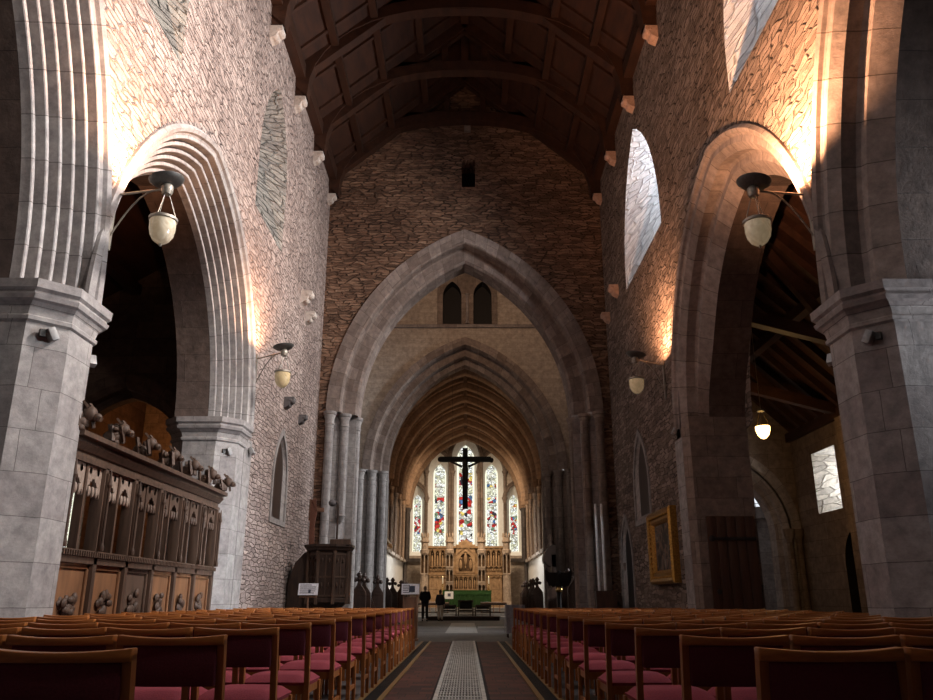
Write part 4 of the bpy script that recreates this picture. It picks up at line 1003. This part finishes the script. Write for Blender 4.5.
stall('dark oak choir stall with poppyhead ends under the amber-lit canopy', -3.2, 36.4, 41.0, .46, 1.92)
stall('dark oak choir stall with poppyhead ends, far end behind the wooden lectern', -3.2, 42.4, 44.6, .46, 1.95)
stall('dark oak choir stall with poppyhead ends, beside the two white light streaks', 3.42, 25.3, 27.2, .52, 1.98)
stall('dark oak choir stall with poppyhead ends, behind the eagle lectern', 3.4, 28.4, 31.5, .48, 1.9)
stall('dark oak choir stall with poppyhead ends, just past the carved throne', 3.2, 36.6, 38.8, .5, 1.95)
stall('dark oak choir stall with poppyhead ends, second past the carved throne', 3.2, 40.2, 43.0, .5, 1.95)
stall('dark oak choir stall with poppyhead ends, by the sanctuary step', 3.2, 43.4, 44.7, .5, 1.95)

# eagle lectern
t = thing('eagle_lectern', 'dark spread-winged eagle lectern on a gilt-knobbed stem', 'lectern', (2.86, 25.0, 0))
m = MB(); m.lathe([(.3, 0), (.3, .08), (.2, .16), (.08, .26), (.06, .6), (.1, .7), (.06, .8), (.06, 1.18), (.09, 1.22)], (0, 0, 0), 14); m.build('stem', 'near_black', t)
m = MB(); m.lathe([(.05, 1.2), (.1, 1.24), (.115, 1.3), (.1, 1.36), (.05, 1.4)], (0, 0, 0), 14); m.build('globe', 'brass', t)
m = MB(); m.blob((0, 0, 1.56), (.13, .12, .2)); m.blob((0, -.1, 1.78), (.065, .08, .08)); m.blob((0, -.19, 1.76), (.025, .06, .03)); m.blob((0, .06, 1.4), (.09, .04, .12))
wing = [(.05, 1.42), (.18, 1.36), (.24, 1.42), (.30, 1.40), (.34, 1.52), (.38, 1.56), (.40, 1.72), (.41, 1.86), (.35, 1.96), (.36, 1.87), (.30, 1.81), (.22, 1.79), (.10, 1.77), (.05, 1.7)]
for s in (-1, 1): m.prism([(s * x, z) for x, z in wing], lambda p: (p[0], -.02, p[1]), lambda p: (p[0], .05 - abs(p[0]) * .15, p[1]))
m.build('eagle', 'near_black', t)
m = MB(); m.box(-.28, .06, 1.5, .28, .09, 1.8, Matrix.Rotation(.1, 4, 'X')); m.build('book_ledge', 'near_black', t)

# carved throne
t = thing('carved_throne', 'tall dark carved throne with projecting canopy by the white chancel wall', 'throne', (3.34, 32.0, 0))
m = MB(); m.box(-.12, -.3, 0, .3, .3, .5); m.build('seat', 'dark_oak', t, bevel=.01)
m = MB(); m.box(.02, -.32, 0, .2, .32, 2.7); m.build('back', 'dark_oak', t, bevel=.01)
m = MB(); m.prism([(.2, 2.2), (-.12, 2.28), (-.22, 2.42), (-.26, 2.36), (-.3, 2.5), (-.24, 2.75), (-.1, 2.95), (.06, 3.05), (.2, 3.05)], lambda p: (p[0], -.32, p[1]), lambda p: (p[0], .32, p[1])); m.build('canopy', 'dark_oak', t)
m = MB(); m.lathe([(.13, 3.0), (.1, 3.1), (.06, 3.16), (.09, 3.24), (.1, 3.36), (.05, 3.46), (0, 3.5)], (.02, 0, 0), 12); m.build('finial', 'oak_carved', t)

# amber-lit canopy on the north chancel wall
t = thing('canopied_panel', 'amber-lit wooden panel with gilded canopy on the white chancel wall', 'panel', (-4.1, 39.6, 0))
m = MB(); m.box(.02, -1.0, 1.75, .12, 1.0, 3.4); m.build('panel_board', 'amber_panel', t)
m = MB(); m.prism([(.0, 3.35), (.42, 3.45), (.46, 3.6), (.2, 3.95), (.05, 4.0)], lambda p: (p[0], -1.1, p[1]), lambda p: (p[0], 1.1, p[1])); m.build('canopy', 'gilt', t)
m = MB(); m.box(.1, -1.05, 1.6, .3, 1.05, 1.76); m.build('sill', 'gilt', t)

# ------------------------------------------------------------------ sanctuary
t = thing('reredos', 'tall carved golden stone reredos of niches behind the green altar', 'reredos', (0, 52.2, .55))
NB = []
def niche_block(m, x0, x1, z0, z1, n, y=-.02, dpt=.14):
    bk = MB(); NB.append(bk)
    w = (x1 - x0) / n
    for k in range(n):
        a, b = x0 + w * k, x0 + w * (k + 1); c = (a + b) / 2; h = w * .36
        L = lancet_loop(c - h, c + h, z0 + .08, z1 - w * .35)
        m.plate([[(a, z0), (b, z0), (b, z1), (a, z1)], L], lambda p: (p[0], y, p[1]))
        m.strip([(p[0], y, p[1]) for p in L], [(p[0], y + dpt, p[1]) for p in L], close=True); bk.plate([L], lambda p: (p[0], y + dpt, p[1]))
        gab = [(c - h * 1.25, z1 - w * .5), (c, z1 + .02), (c + h * 1.25, z1 - w * .5), (c, z1 - w * .12)]
        m.prism(gab, lambda p: (p[0], y - .05, p[1]), lambda p: (p[0], y, p[1]))
def niche_figs(m, x0, x1, z0, z1, n, y=.03):
    w = (x1 - x0) / n
    for k in range(n):
        c = x0 + w * (k + .5); H = z1 - z0 - w * .5
        m.blob((c, y, z0 + .08 + H * .36), (w * .2, .07, H * .38)); m.blob((c, y, z0 + .1 + H * .8), (w * .1, .05, w * .12))
m = MB(); m.box(-2.75, .16, 0, 2.75, .5, 3.75); m.box(-2.8, -.05, 2.52 - .55 + .0, 2.8, .16, 2.05); m.box(-2.8, -.08, 3.62, 2.8, .2, 3.75)
m.box(-2.75, -.02, 0, 2.75, .2, .35)
for sg in (-1, 1):
    m.plate([[(sg * 1.35, .35), (sg * 2.3, .35), (sg * 2.3, 1.95), (sg * 1.35, 1.95)]], lambda p: (p[0], 0, p[1]))
m.build('backing_wall', 'carved_stone', t)
for nm, (x0, x1, z0, z1, n) in {'a': (-2.3, -1.3, 2.25, 3.6, 3), 'b': (1.3, 2.3, 2.25, 3.6, 3), 'c': (-.72, .72, 1.05, 1.95, 5), 'd': (-2.3, -1.3, 2.05, 2.5, 6), 'e': (1.3, 2.3, 2.05, 2.5, 6), 'f': (-2.3, -1.3, 1.1, 1.95, 3), 'g': (1.3, 2.3, 1.1, 1.95, 3)}.items():
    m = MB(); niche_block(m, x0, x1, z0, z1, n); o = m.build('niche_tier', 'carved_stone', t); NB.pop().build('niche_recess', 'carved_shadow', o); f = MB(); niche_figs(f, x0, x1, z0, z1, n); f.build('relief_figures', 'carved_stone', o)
m = MB(); niche_block(m, -.62, .62, 2.1, 3.85, 1); m.prism([(-.7, 3.7), (-.45, 3.85), (-.4, 3.98), (0, 4.15), (.4, 3.98), (.45, 3.85), (.7, 3.7)], lambda p: (p[0], -.1, p[1]), lambda p: (p[0], .3, p[1]))
for k in range(5): m.blob((-.4 + .2 * k, -.06, 3.95 + .07 * (2 - abs(k - 2))), (.05, .05, .08))
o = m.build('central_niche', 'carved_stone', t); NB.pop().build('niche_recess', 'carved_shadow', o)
f = MB(); f.blob((0, .04, 2.95), (.1, .08, .42)); f.blob((0, .02, 3.45), (.09, .07, .1)); f.beam((-.3, .04, 3.3), (.3, .04, 3.3), .05, .05); f.beam((0, .06, 2.4), (0, .06, 3.6), .06, .06)
for s in (-1, 1): f.blob((s * .32, .04, 2.6), (.1, .07, .32)); f.blob((s * .3, .03, 3.0), (.07, .06, .08))
f.build('relief_figures', 'carved_stone', o)
for x, tall in ((-2.62, 1), (-1.02, 0), (1.02, 0), (2.62, 1)):       # niche piers with pinnacled tops
    m = MB(); w = .24
    m.box(x - w, -.25, 0, x + w, .2, .4); m.lathe([(w * .9, .4), (w * .9, 2.0)], (x, .0, 0), 8) if tall else None
    if not tall:
        niche_block(m, x - w, x + w, .45, 1.45, 2, -.22); niche_block(m, x - w, x + w, 1.5, 2.35, 2, -.22); niche_block(m, x - w, x + w, 2.4, 3.3, 2, -.22); m.box(x - w, -.05, .4, x + w, .2, 3.4)
    else:
        niche_block(m, x - w, x + w, 2.0, 3.3, 2, -.22); m.box(x - w, -.05, .4, x + w, .2, 3.4)
    m.lathe([(w * 1.25, 3.3), (w * 1.3, 3.5), (w * 1.0, 3.55), (w * 1.0, 3.95), (w * 1.3, 4.0), (w * 1.3, 4.1), (w * 1.05, 4.12), (w * 1.05, 4.3)], (x, -.02, 0), 8, Matrix.Rotation(PI / 8, 3, 'Z'), smooth=False)
    for k in range(8): a = PI / 4 * k; m.lathe([(.04, 4.3), (.04, 4.5), (.0, 4.62)], (x + w * .95 * math.cos(a), -.02 + w * .95 * math.sin(a), 0), 5)
    pr_ = m.build('niche_pier', 'carved_pale', t, angle=25)
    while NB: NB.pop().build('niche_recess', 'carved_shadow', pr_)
m = MB(); m.box(-.9, -.4, .52, .9, -.02, .68); m.build('gradine', 'carved_stone', t)

t = thing('altar', 'altar covered by a bright green frontal in front of the reredos', 'altar', (.1, 50.5, .55))
m = MB(); m.box(-1.4, -.35, 0, 1.4, .35, .98); m.build('table_block', 'carved_stone', t)
n = 64; top = [(-1.46 + 2.92 * k / n, -.40, .98) for k in range(n + 1)]; bot = [(-1.46 + 2.92 * k / n, -.42 - .025 * math.sin(k * 1.35) - .01 * math.sin(k * 3.1), .03) for k in range(n + 1)]
m = MB(); m.strip(top, bot); m.build('green_frontal', 'green_cloth', t)
m = MB(); n = 40; m.box(-1.48, -.43, .80, 1.48, -.40, .99)
for k in range(48): m.box(-1.47 + k * .0615, -.425, .74, -1.43 + k * .0615, -.41, .80)
m.build('superfrontal', 'green_trim', t)
m = MB(); m.box(-1.5, -.44, .985, 1.5, .4, 1.01); m.build('altar_top_cloth', 'green_trim', t)
for x, lb in ((-1.4, 'brass altar candlestick with lit white candle at the end nearer the standing people'), (1.42, 'brass altar candlestick with lit white candle at the end farther from the people')):
    t = thing('candlestick', lb, 'candlestick', (x, 50.5, 1.56))
    m = MB(); m.lathe([(.11, 0), (.11, .03), (.05, .08), (.025, .14), (.04, .2), (.02, .26), (.025, .34), (.06, .37), (.06, .39), (0, .39)], (0, 0, 0), 12); m.build('stick', 'brass', t)
    m = MB(); m.lathe([(.035, .39), (.033, .72), (.02, .75), (0, .755)], (0, 0, 0), 10); c = m.build('candle', 'wax', t)
    m = MB(); m.lathe([(0, .755), (.016, .79), (.0, .85)], (0, 0, 0), 8); m.build('flame', 'flame', c)
t = thing('book_stand', 'small white book stand with dark emblem propped before the green altar', 'stand', (-.98, 49.2, .55))
M = Matrix.Translation((0, 0, .72)) @ Matrix.Rotation(math.radians(-18), 4, 'X')
m = MB(); m.box(-.26, -.02, -.22, .26, .0, .22, M); m.build('board', 'linen', t); m = MB(); m.box(-.08, -.03, -.08, .1, -.02, .1, M); m.build('emblem', 'ink', t); m = MB(); m.box(-.03, .0, 0, .03, .06, .6); m.box(-.2, -.15, 0, .2, .2, .03); m.build('post', 'dark_oak', t)

def rail(label, x0, x1, y, z0):
    t = thing('communion_rail', label, 'rail', ((x0 + x1) / 2, y, z0)); w = x1 - x0
    m = MB(); m.box(-w / 2, -.09, .54, w / 2, .09, .60); m.build('top_rail', 'lectern_oak', t, bevel=.01)
    m = MB(); m.box(-w / 2, -.06, .44, w / 2, .06, .54); m.build('frieze', 'dark_oak', t)
    m = MB(); m.box(-w / 2, -.1, .60, w / 2 - .35, .1, .612); m.build('linen_strip', 'linen', t)
    m = MB(); m.box(-w / 2, -.05, .0, w / 2, .05, .06); m.build('bottom_rail', 'dark_oak', t)
    n = max(3, int(w / .35))
    for k in range(n + 1):
        m = MB(); m.lathe([(.04, .06), (.025, .1), (.03, .25), (.02, .4), (.04, .44)], (-w / 2 + .05 + (w - .1) * k / n, 0, 0), 8); m.build('baluster', 'lectern_oak', t)
rail('wooden communion rail with white linen behind the two standing people', -2.75, -.95, 47.2, .28)
rail('wooden communion rail with white linen beside the altar chairs', .85, 2.35, 47.2, .28)

def armchair(label, x, y, wide, h):
    t = thing('clergy_chair', label, 'chair', (x, y, 0))
    w = wide / 2
    m = MB(); m.box(-w + .04, -.25, .42, w - .04, .25, .5); m.build('seat', 'near_black', t, bevel=.01)
    m = MB(); m.box(-w + .05, -.27, .55, w - .05, -.22, h - .02); m.build('backrest', 'near_black', t, bevel=.01)
    m = MB(); m.box(-w, -.29, h - .1, w, -.2, h); m.build('top_rail', 'dark_oak', t, bevel=.01)
    for sx in (-1, 1):
        m = MB(); m.box(sx * w - .03, -.28, 0, sx * w + .03, -.22, h); m.build('leg', 'dark_oak', t, bevel=.005)
        m = MB(); m.box(sx * w - .03, .2, 0, sx * w + .03, .26, .7); m.build('leg', 'dark_oak', t, bevel=.005)
        m = MB(); m.box(sx * w - .035, -.26, .66, sx * w + .035, .28, .71); m.build('armrest', 'dark_oak', t, bevel=.005)
armchair('dark armchair before the altar, on the standing people\'s side', -.88, 44.0, .78, .76)
armchair('taller dark armchair before the altar, middle of three', .02, 44.0, .76, 1.0)
armchair('dark armchair before the altar, on the linen rail side', .92, 44.0, .78, .76)
t = thing('low_platform', 'low dark wooden platform in front of the three altar chairs', 'platform', (0, 42.9, 0))
m = MB(); m.box(-1.95, -.35, 0, 1.75, .35, .16); m.build('riser', 'dark_oak', t, bevel=.01); m = MB(); m.box(-2.0, -.4, .16, 1.8, .4, .2); m.build('top_board', 'stall_oak', t, bevel=.006)

t = thing('draped_table', 'small table under a hanging grey cloth beside the chair block', 'table', (1.42, 23.6, 0))
m = MB(); m.box(-.24, -.25, .82, .26, .25, .86); m.build('table_top', 'dark_oak', t)
n = 20; A = [(-.26 + .54 * k / n, -.27, .87) for k in range(n + 1)]; B = [(-.25 + .54 * k / n, -.30 - .02 * math.sin(k * 1.2), .1 + .06 * (k / n)) for k in range(n + 1)]; C_ = [(-.26 + .54 * k / n, .27, .87) for k in range(n + 1)]
m = MB(); m.strip(A, B); m.strip(A, C_); m.strip([(-.26, -.27, .87), (-.26, .27, .87)], [(-.28, -.29, .12), (-.28, .29, .12)]); m.build('cloth', 'grey_cloth', t)
for sx in (-.2, .22):
    for sy in (-.2, .2): m = MB(); m.box(sx - .02, sy - .02, 0, sx + .02, sy + .02, .82); m.build('leg', 'dark_oak', t)

# hanging crucifix
t = thing('hanging_crucifix', 'large black hanging crucifix silhouetted against the central stained glass', 'crucifix', (.0, 36.0, 4.9))
m = MB(); m.box(-.12, -.06, 0, .12, .06, 2.76); m.box(-1.14, -.06, 2.12, 1.18, .06, 2.36)
for x, z in ((-1.16, 2.24), (1.2, 2.2)): m.blob((x, 0, z), (.1, .07, .12))
m.build('cross', 'black', t, bevel=.01)
f = MB()
f.tube([(-.72, -.12, 2.14), (-.4, -.12, 2.0), (-.14, -.13, 1.88)], [.035, .05, .06], 8); f.tube([(.72, -.12, 2.14), (.4, -.12, 2.0), (.14, -.13, 1.88)], [.035, .05, .06], 8)
f.tube([(0, -.12, 1.95), (0, -.15, 1.7), (.01, -.13, 1.4), (.0, -.14, 1.25)], [.1, .15, .12, .13], 10); f.tube([(-.05, -.14, 1.25), (-.06, -.22, .9), (-.02, -.14, .45), (0, -.16, .32)], [.08, .07, .05, .04], 8); f.tube([(.05, -.14, 1.25), (.06, -.22, .9), (.02, -.14, .45), (0, -.16, .32)], [.08, .07, .05, .04], 8)
f.blob((-.03, -.17, 2.12), (.085, .1, .12)); f.blob((0, -.14, 1.27), (.15, .11, .12)); f.build('figure', 'near_black', t)
m = MB(); m.tube([(-.6, 0, 2.3), (-.6, 0, 6.2)], .006, 5); m.tube([(.6, 0, 2.3), (.6, 0, 6.2)], .006, 5); m.build('suspension_wire', 'iron', t)

# ------------------------------------------------------------------ people
def skin_chain(name, verts, edges, radii, mat, parent, root=0, sub=2):
    me = bpy.data.meshes.new(name); me.from_pydata([Vector(v) for v in verts], edges, []); o = bpy.data.objects.new(name, me); COL.objects.link(o); o.parent = parent
    md = o.modifiers.new('Skin', 'SKIN'); md.use_smooth_shade = True
    for k, r in enumerate(radii):
        sv = me.skin_vertices[0].data[k]; sv.radius = r if isinstance(r, tuple) else (r, r); sv.use_root = k == root
    s = o.modifiers.new('Sub', 'SUBSURF'); s.levels = sub; s.render_levels = sub
    me.materials.append(MATS[mat]); return o
def person(label, x, y, h, rz, jm, tm, hm, arms):
    t = thing('person', label, 'person', (x, y, 0), rz); S = h / 1.75
    V_, E_, R_ = [], [], []
    def v(p, r, link=None):
        V_.append(tuple(c * S for c in p)); R_.append(r * S if not isinstance(r, tuple) else (r[0] * S, r[1] * S)); i = len(V_) - 1
        if link is not None: E_.append((link, i))
        return i
    pel = v((0, 0, .95), (.14, .10)); wa = v((0, 0, 1.12), (.13, .09), pel); ch = v((0, .0, 1.32), (.155, .105), wa); nk0 = v((0, -.01, 1.47), (.07, .06), ch); nk = v((0, .0, 1.53), .052, nk0); hd = v((0, .015, 1.62), (.07, .085), nk); ht = v((0, .01, 1.70), (.062, .075), hd)
    hands = []
    for s in (-1, 1):
        sh = v((s * .18, 0, 1.42), .058, ch); el = v((s * .245, -.03 if arms == 'front' else -.05, 1.14), .043, sh)
        wr = v((s * .14, .17, 1.06), .03, el) if arms == 'front' else v((s * .24, .05, .90), .03, el)
        d = Vector((-s * .6, .35, -.15)).normalized() if arms == 'front' else Vector((-s * .05, .15, -1)).normalized()
        W_ = Vector(V_[wr]) / S; side = Vector((0, .3, -1)) if arms == 'front' else Vector((0, 1, .1)); side.normalize()
        pm = v(tuple(W_ + d * .07), (.036, .02), wr)
        for k, (o, L) in enumerate(((-.027, .075), (-.009, .085), (.009, .08), (.027, .065))):
            b = v(tuple(W_ + d * .105 + side * o), .0095, pm); v(tuple(W_ + d * (.105 + L * .6) + side * o * 1.1), .0085, b)
            v(tuple(W_ + d * (.105 + L) + side * o * 1.1 + Vector((-s * .012, 0, 0))), .0075, len(V_) - 1)
        th = v(tuple(W_ + d * .045 + side * .04), .011, pm); v(tuple(W_ + d * .09 + side * .058), .0085, th)
        hp = v((s * .09, 0, .88), .085, pel); kn = v((s * .105, .015, .5), .058, hp); an = v((s * .11, -.02, .09), .04, kn); v((s * .125, .12, .035), .035, an)
    skin_chain('body', V_, E_, R_, 'skin', t)
    k = 1.0
    jv = [(0, 0, .84), (0, 0, .98), (0, 0, 1.14), (0, 0, 1.33), (0, -.005, 1.46), (0, 0, 1.5)]; jr = [(.235, .17), (.23, .165), (.215, .155), (.235, .16), (.12, .1), (.085, .085)]; je = [(i, i + 1) for i in range(5)]
    for s in (-1, 1):
        a = len(jv); jv += [(s * .19, 0, 1.42), (s * .25, -.04, 1.14), (s * (.16 if arms == 'front' else .245), .15 if arms == 'front' else .03, 1.06 if arms == 'front' else .93)]; jr += [.1, .085, .062]; je += [(3, a), (a, a + 1), (a + 1, a + 2)]
    skin_chain('jacket', [tuple(c * S for c in p) for p in jv], je, [(r[0] * S, r[1] * S) if isinstance(r, tuple) else r * S for r in jr], jm, t)
    tv = [(0, 0, .98), (0, 0, .90)]; trr = [(.165, .125), (.16, .125)]; te = [(0, 1)]
    for s in (-1, 1):
        a = len(tv); tv += [(s * .095, 0, .82), (s * .105, .015, .5), (s * .11, -.02, .1)]; trr += [.105, .08, .068]; te += [(1, a), (a, a + 1), (a + 1, a + 2)]
    skin_chain('trousers', [tuple(c * S for c in p) for p in tv], te, [(r[0] * S, r[1] * S) if isinstance(r, tuple) else r * S for r in trr], tm, t)
    m = MB(); m.blob((0, -.012 * S, 1.665 * S), (.088 * S, .104 * S, .10 * S), None, 14, 9); m.blob((0, -.05 * S, 1.6 * S), (.075 * S, .06 * S, .08 * S), None, 12, 8); m.build('hair', hm, t)
    f = MB()
    f.blob((0, .115 * S, 1.61 * S), (.014 * S, .02 * S, .025 * S), None, 8, 6)
    for s in (-1, 1): f.blob((s * .085 * S, .01 * S, 1.62 * S), (.012 * S, .022 * S, .032 * S), None, 8, 6)
    f.build('face_features', 'skin', t)
    e = MB()
    for s in (-1, 1): e.blob((s * .03 * S, .098 * S, 1.64 * S), (.012 * S, .008 * S, .007 * S), None, 8, 6)
    e.blob((0, .102 * S, 1.57 * S), (.024 * S, .008 * S, .005 * S), None, 8, 6); e.build('eyes_and_mouth', 'hair_brown', t)
    for s in (-1, 1):
        m = MB(); m.blob((s * .12 * S, .05 * S, .045 * S), (.048 * S, .14 * S, .045 * S)); m.build('shoe', 'shoe', t)
    return t
person('person in black jacket and dark trousers standing, back turned, beside the lectern', -2.0, 41.2, 1.66, .15, 'jacket_black', 'trouser_dark', 'hair_grey', 'front')
person('person in dark jacket and pale trousers standing near the altar chairs', -1.25, 41.6, 1.48, -.5, 'jacket_navy', 'trouser_khaki', 'hair_brown', 'side')

# ------------------------------------------------------------------ lights
def area(name, loc, target, sx, sy, power, col, spread=180):
    l = bpy.data.lights.new(name, 'AREA'); l.shape = 'RECTANGLE'; l.size = sx; l.size_y = sy; l.energy = power; l.color = col; l.spread = math.radians(spread)
    o = bpy.data.objects.new(name, l); COL.objects.link(o); o.location = loc
    o.rotation_euler = (Vector(target) - Vector(loc)).to_track_quat('-Z', 'Y').to_euler(); return o
def spot(name, loc, target, power, col, ang, blend=.6, r=.08):
    l = bpy.data.lights.new(name, 'SPOT'); l.energy = power; l.color = col; l.spot_size = math.radians(ang); l.spot_blend = blend; l.shadow_soft_size = r
    o = bpy.data.objects.new(name, l); COL.objects.link(o); o.location = loc
    o.rotation_euler = (Vector(target) - Vector(loc)).to_track_quat('-Z', 'Y').to_euler(); return o
def point(name, loc, power, col, r=.1):
    l = bpy.data.lights.new(name, 'POINT'); l.energy = power; l.color = col; l.shadow_soft_size = r
    o = bpy.data.objects.new(name, l); COL.objects.link(o); o.location = loc; return o
COLD = (.84, .91, 1.0); PINK = (1.0, .9, .84); WARM = (1.0, .50, .26)
area('west_window_daylight', (0, -3.6, 8.5), (0, 20, 4), 4.5, 7, 7, COLD)
area('nave_fill', (0, 8.0, 13.3), (0, 8.01, 0), 2.5, 12, 85, COLD, 90)  # added fill from above for floor and chairs; no roof opening there
area('south_aisle_daylight', (9.3, 7.75, 3.8), (-5, 8.75, 5.2), .7, 2.5, 120, COLD, 70)
area('south_aisle_daylight', (9.3, 12.4, 3.2), (-5, 15.0, 1.6), 1.2, 1.6, 60, COLD, 30)
area('north_aisle_daylight', (-9.3, 7.7, 3.4), (5, 8.8, 3.6), .7, 2.0, 7, COLD, 60)
for i, w in enumerate(WS):
    c = (w[4] + w[5]) / 2
    area('clerestory_daylight', (5.95, c, 11.6), (-4.5, c + 1.2, 9.0), 1.3, 2.0, (420, 420, 60)[i], COLD)
    area('clerestory_daylight', (5.0, c + .4, 11.2), (-4.5, c + 1.5, 8.5), 1.6, 2.0, (820, 330, 480)[i], PINK, 110)
for w in WN: area('clerestory_daylight', (-5.95, (w[4] + w[5]) / 2, 11.6), (0, (w[0] + w[1]) / 2, 9.0), 1.0, 2.2, 30, COLD)
# lamps burning in the uplighter dishes, thrown against the wall
for (x, y, z, pw, sg) in ((-3.74, 8.95, 6.15, 900, -1), (-3.76, 15.8, 6.12, 380, -1), (3.72, 9.0, 6.15, 2300, 1), (3.74, 16.5, 6.12, 600, 1)):
    spot('uplighter', (x, y, z), (sg * 4.75, y + .35, z + 1.5), pw, WARM, 122, .7, .04)
point('aisle_lamp_light', (7.0, 18.2, 4.4), 45, (1, .55, .2))
area('south_aisle_window', (10.2, 20.7, 4.1), (8, 20.9, 4.0), .6, 1.0, 25, (1, .95, .85))
point('north_aisle_lamp', (-7.4, 21.0, 4.6), 75, (1, .42, .14), .2)
spot('streak_fill', (2.9, 21.9, 4.6), (3.92, 23.36, 2.4), 30, COLD, 34, .5, .05)  # added spot that brightens the two white rods
# crossing and transept
area('south_transept_daylight', (12.5, 28.5, 5.5), (-4, 27.4, 4.5), 3, 5, 900, (.94, .96, 1.0), 100)
spot('tower_light', (0, 26.0, 13.0), (0, 32.5, 13.4), 420, (1, .66, .44), 130, .8, .2)
area('transept_window_light', (11.3, 30.5, 6.5), (9.5, 24, 3), 2, 2, 40, COLD)
# chancel
area('sanctuary_light', (0, 47.5, 10.2), (0, 53, 2.5), 3, 1.0, 420, (1, .76, .52), 120)
for sg in (-1, 1):
    for yy in (35.6, 39, 42.2, 45.4, 48.6): spot('vault_light', (sg * 3.5, yy, 5.2), (sg * .6, yy + .3, 11), 42, (1, .6, .32), 130, .8, .15)
area('chancel_north_glow', (0.5, 43, 4.6), (-4, 45, 2.5), 2, 1.0, 80, (1, .95, .88), 100)
area('chancel_south_glow', (-.5, 43, 4.6), (4, 45, 3.0), 2, 1.0, 80, (1, .95, .88), 100)
spot('canopy_light', (-3.6, 39.6, 3.35), (-4.1, 39.6, 2.2), 20, (1, .6, .25), 120, .6)

w = bpy.data.worlds.new('World'); bpy.context.scene.world = w; w.use_nodes = True
bg = w.node_tree.nodes['Background']; bg.inputs[0].default_value = (.92, .96, 1, 1); bg.inputs[1].default_value = 1.35

# ------------------------------------------------------------------ camera
cam = bpy.data.cameras.new('camera'); co = bpy.data.objects.new('camera', cam); COL.objects.link(co)
cam.sensor_width = 36; cam.lens = 790 / 933 * 36; cam.clip_end = 200
co.location = (.06, 0, 1.0); co.rotation_euler = (PI / 2 + math.radians(17.56), 0, 0)
S = bpy.context.scene; S.camera = co
S.view_settings.view_transform = 'Standard'; S.view_settings.look = 'None'; S.view_settings.exposure = 0.0
S.cycles.max_bounces = 6; S.cycles.diffuse_bounces = 3; S.cycles.transparent_max_bounces = 8; S.cycles.use_denoising = True
S.cycles.sample_clamp_indirect = 4.0
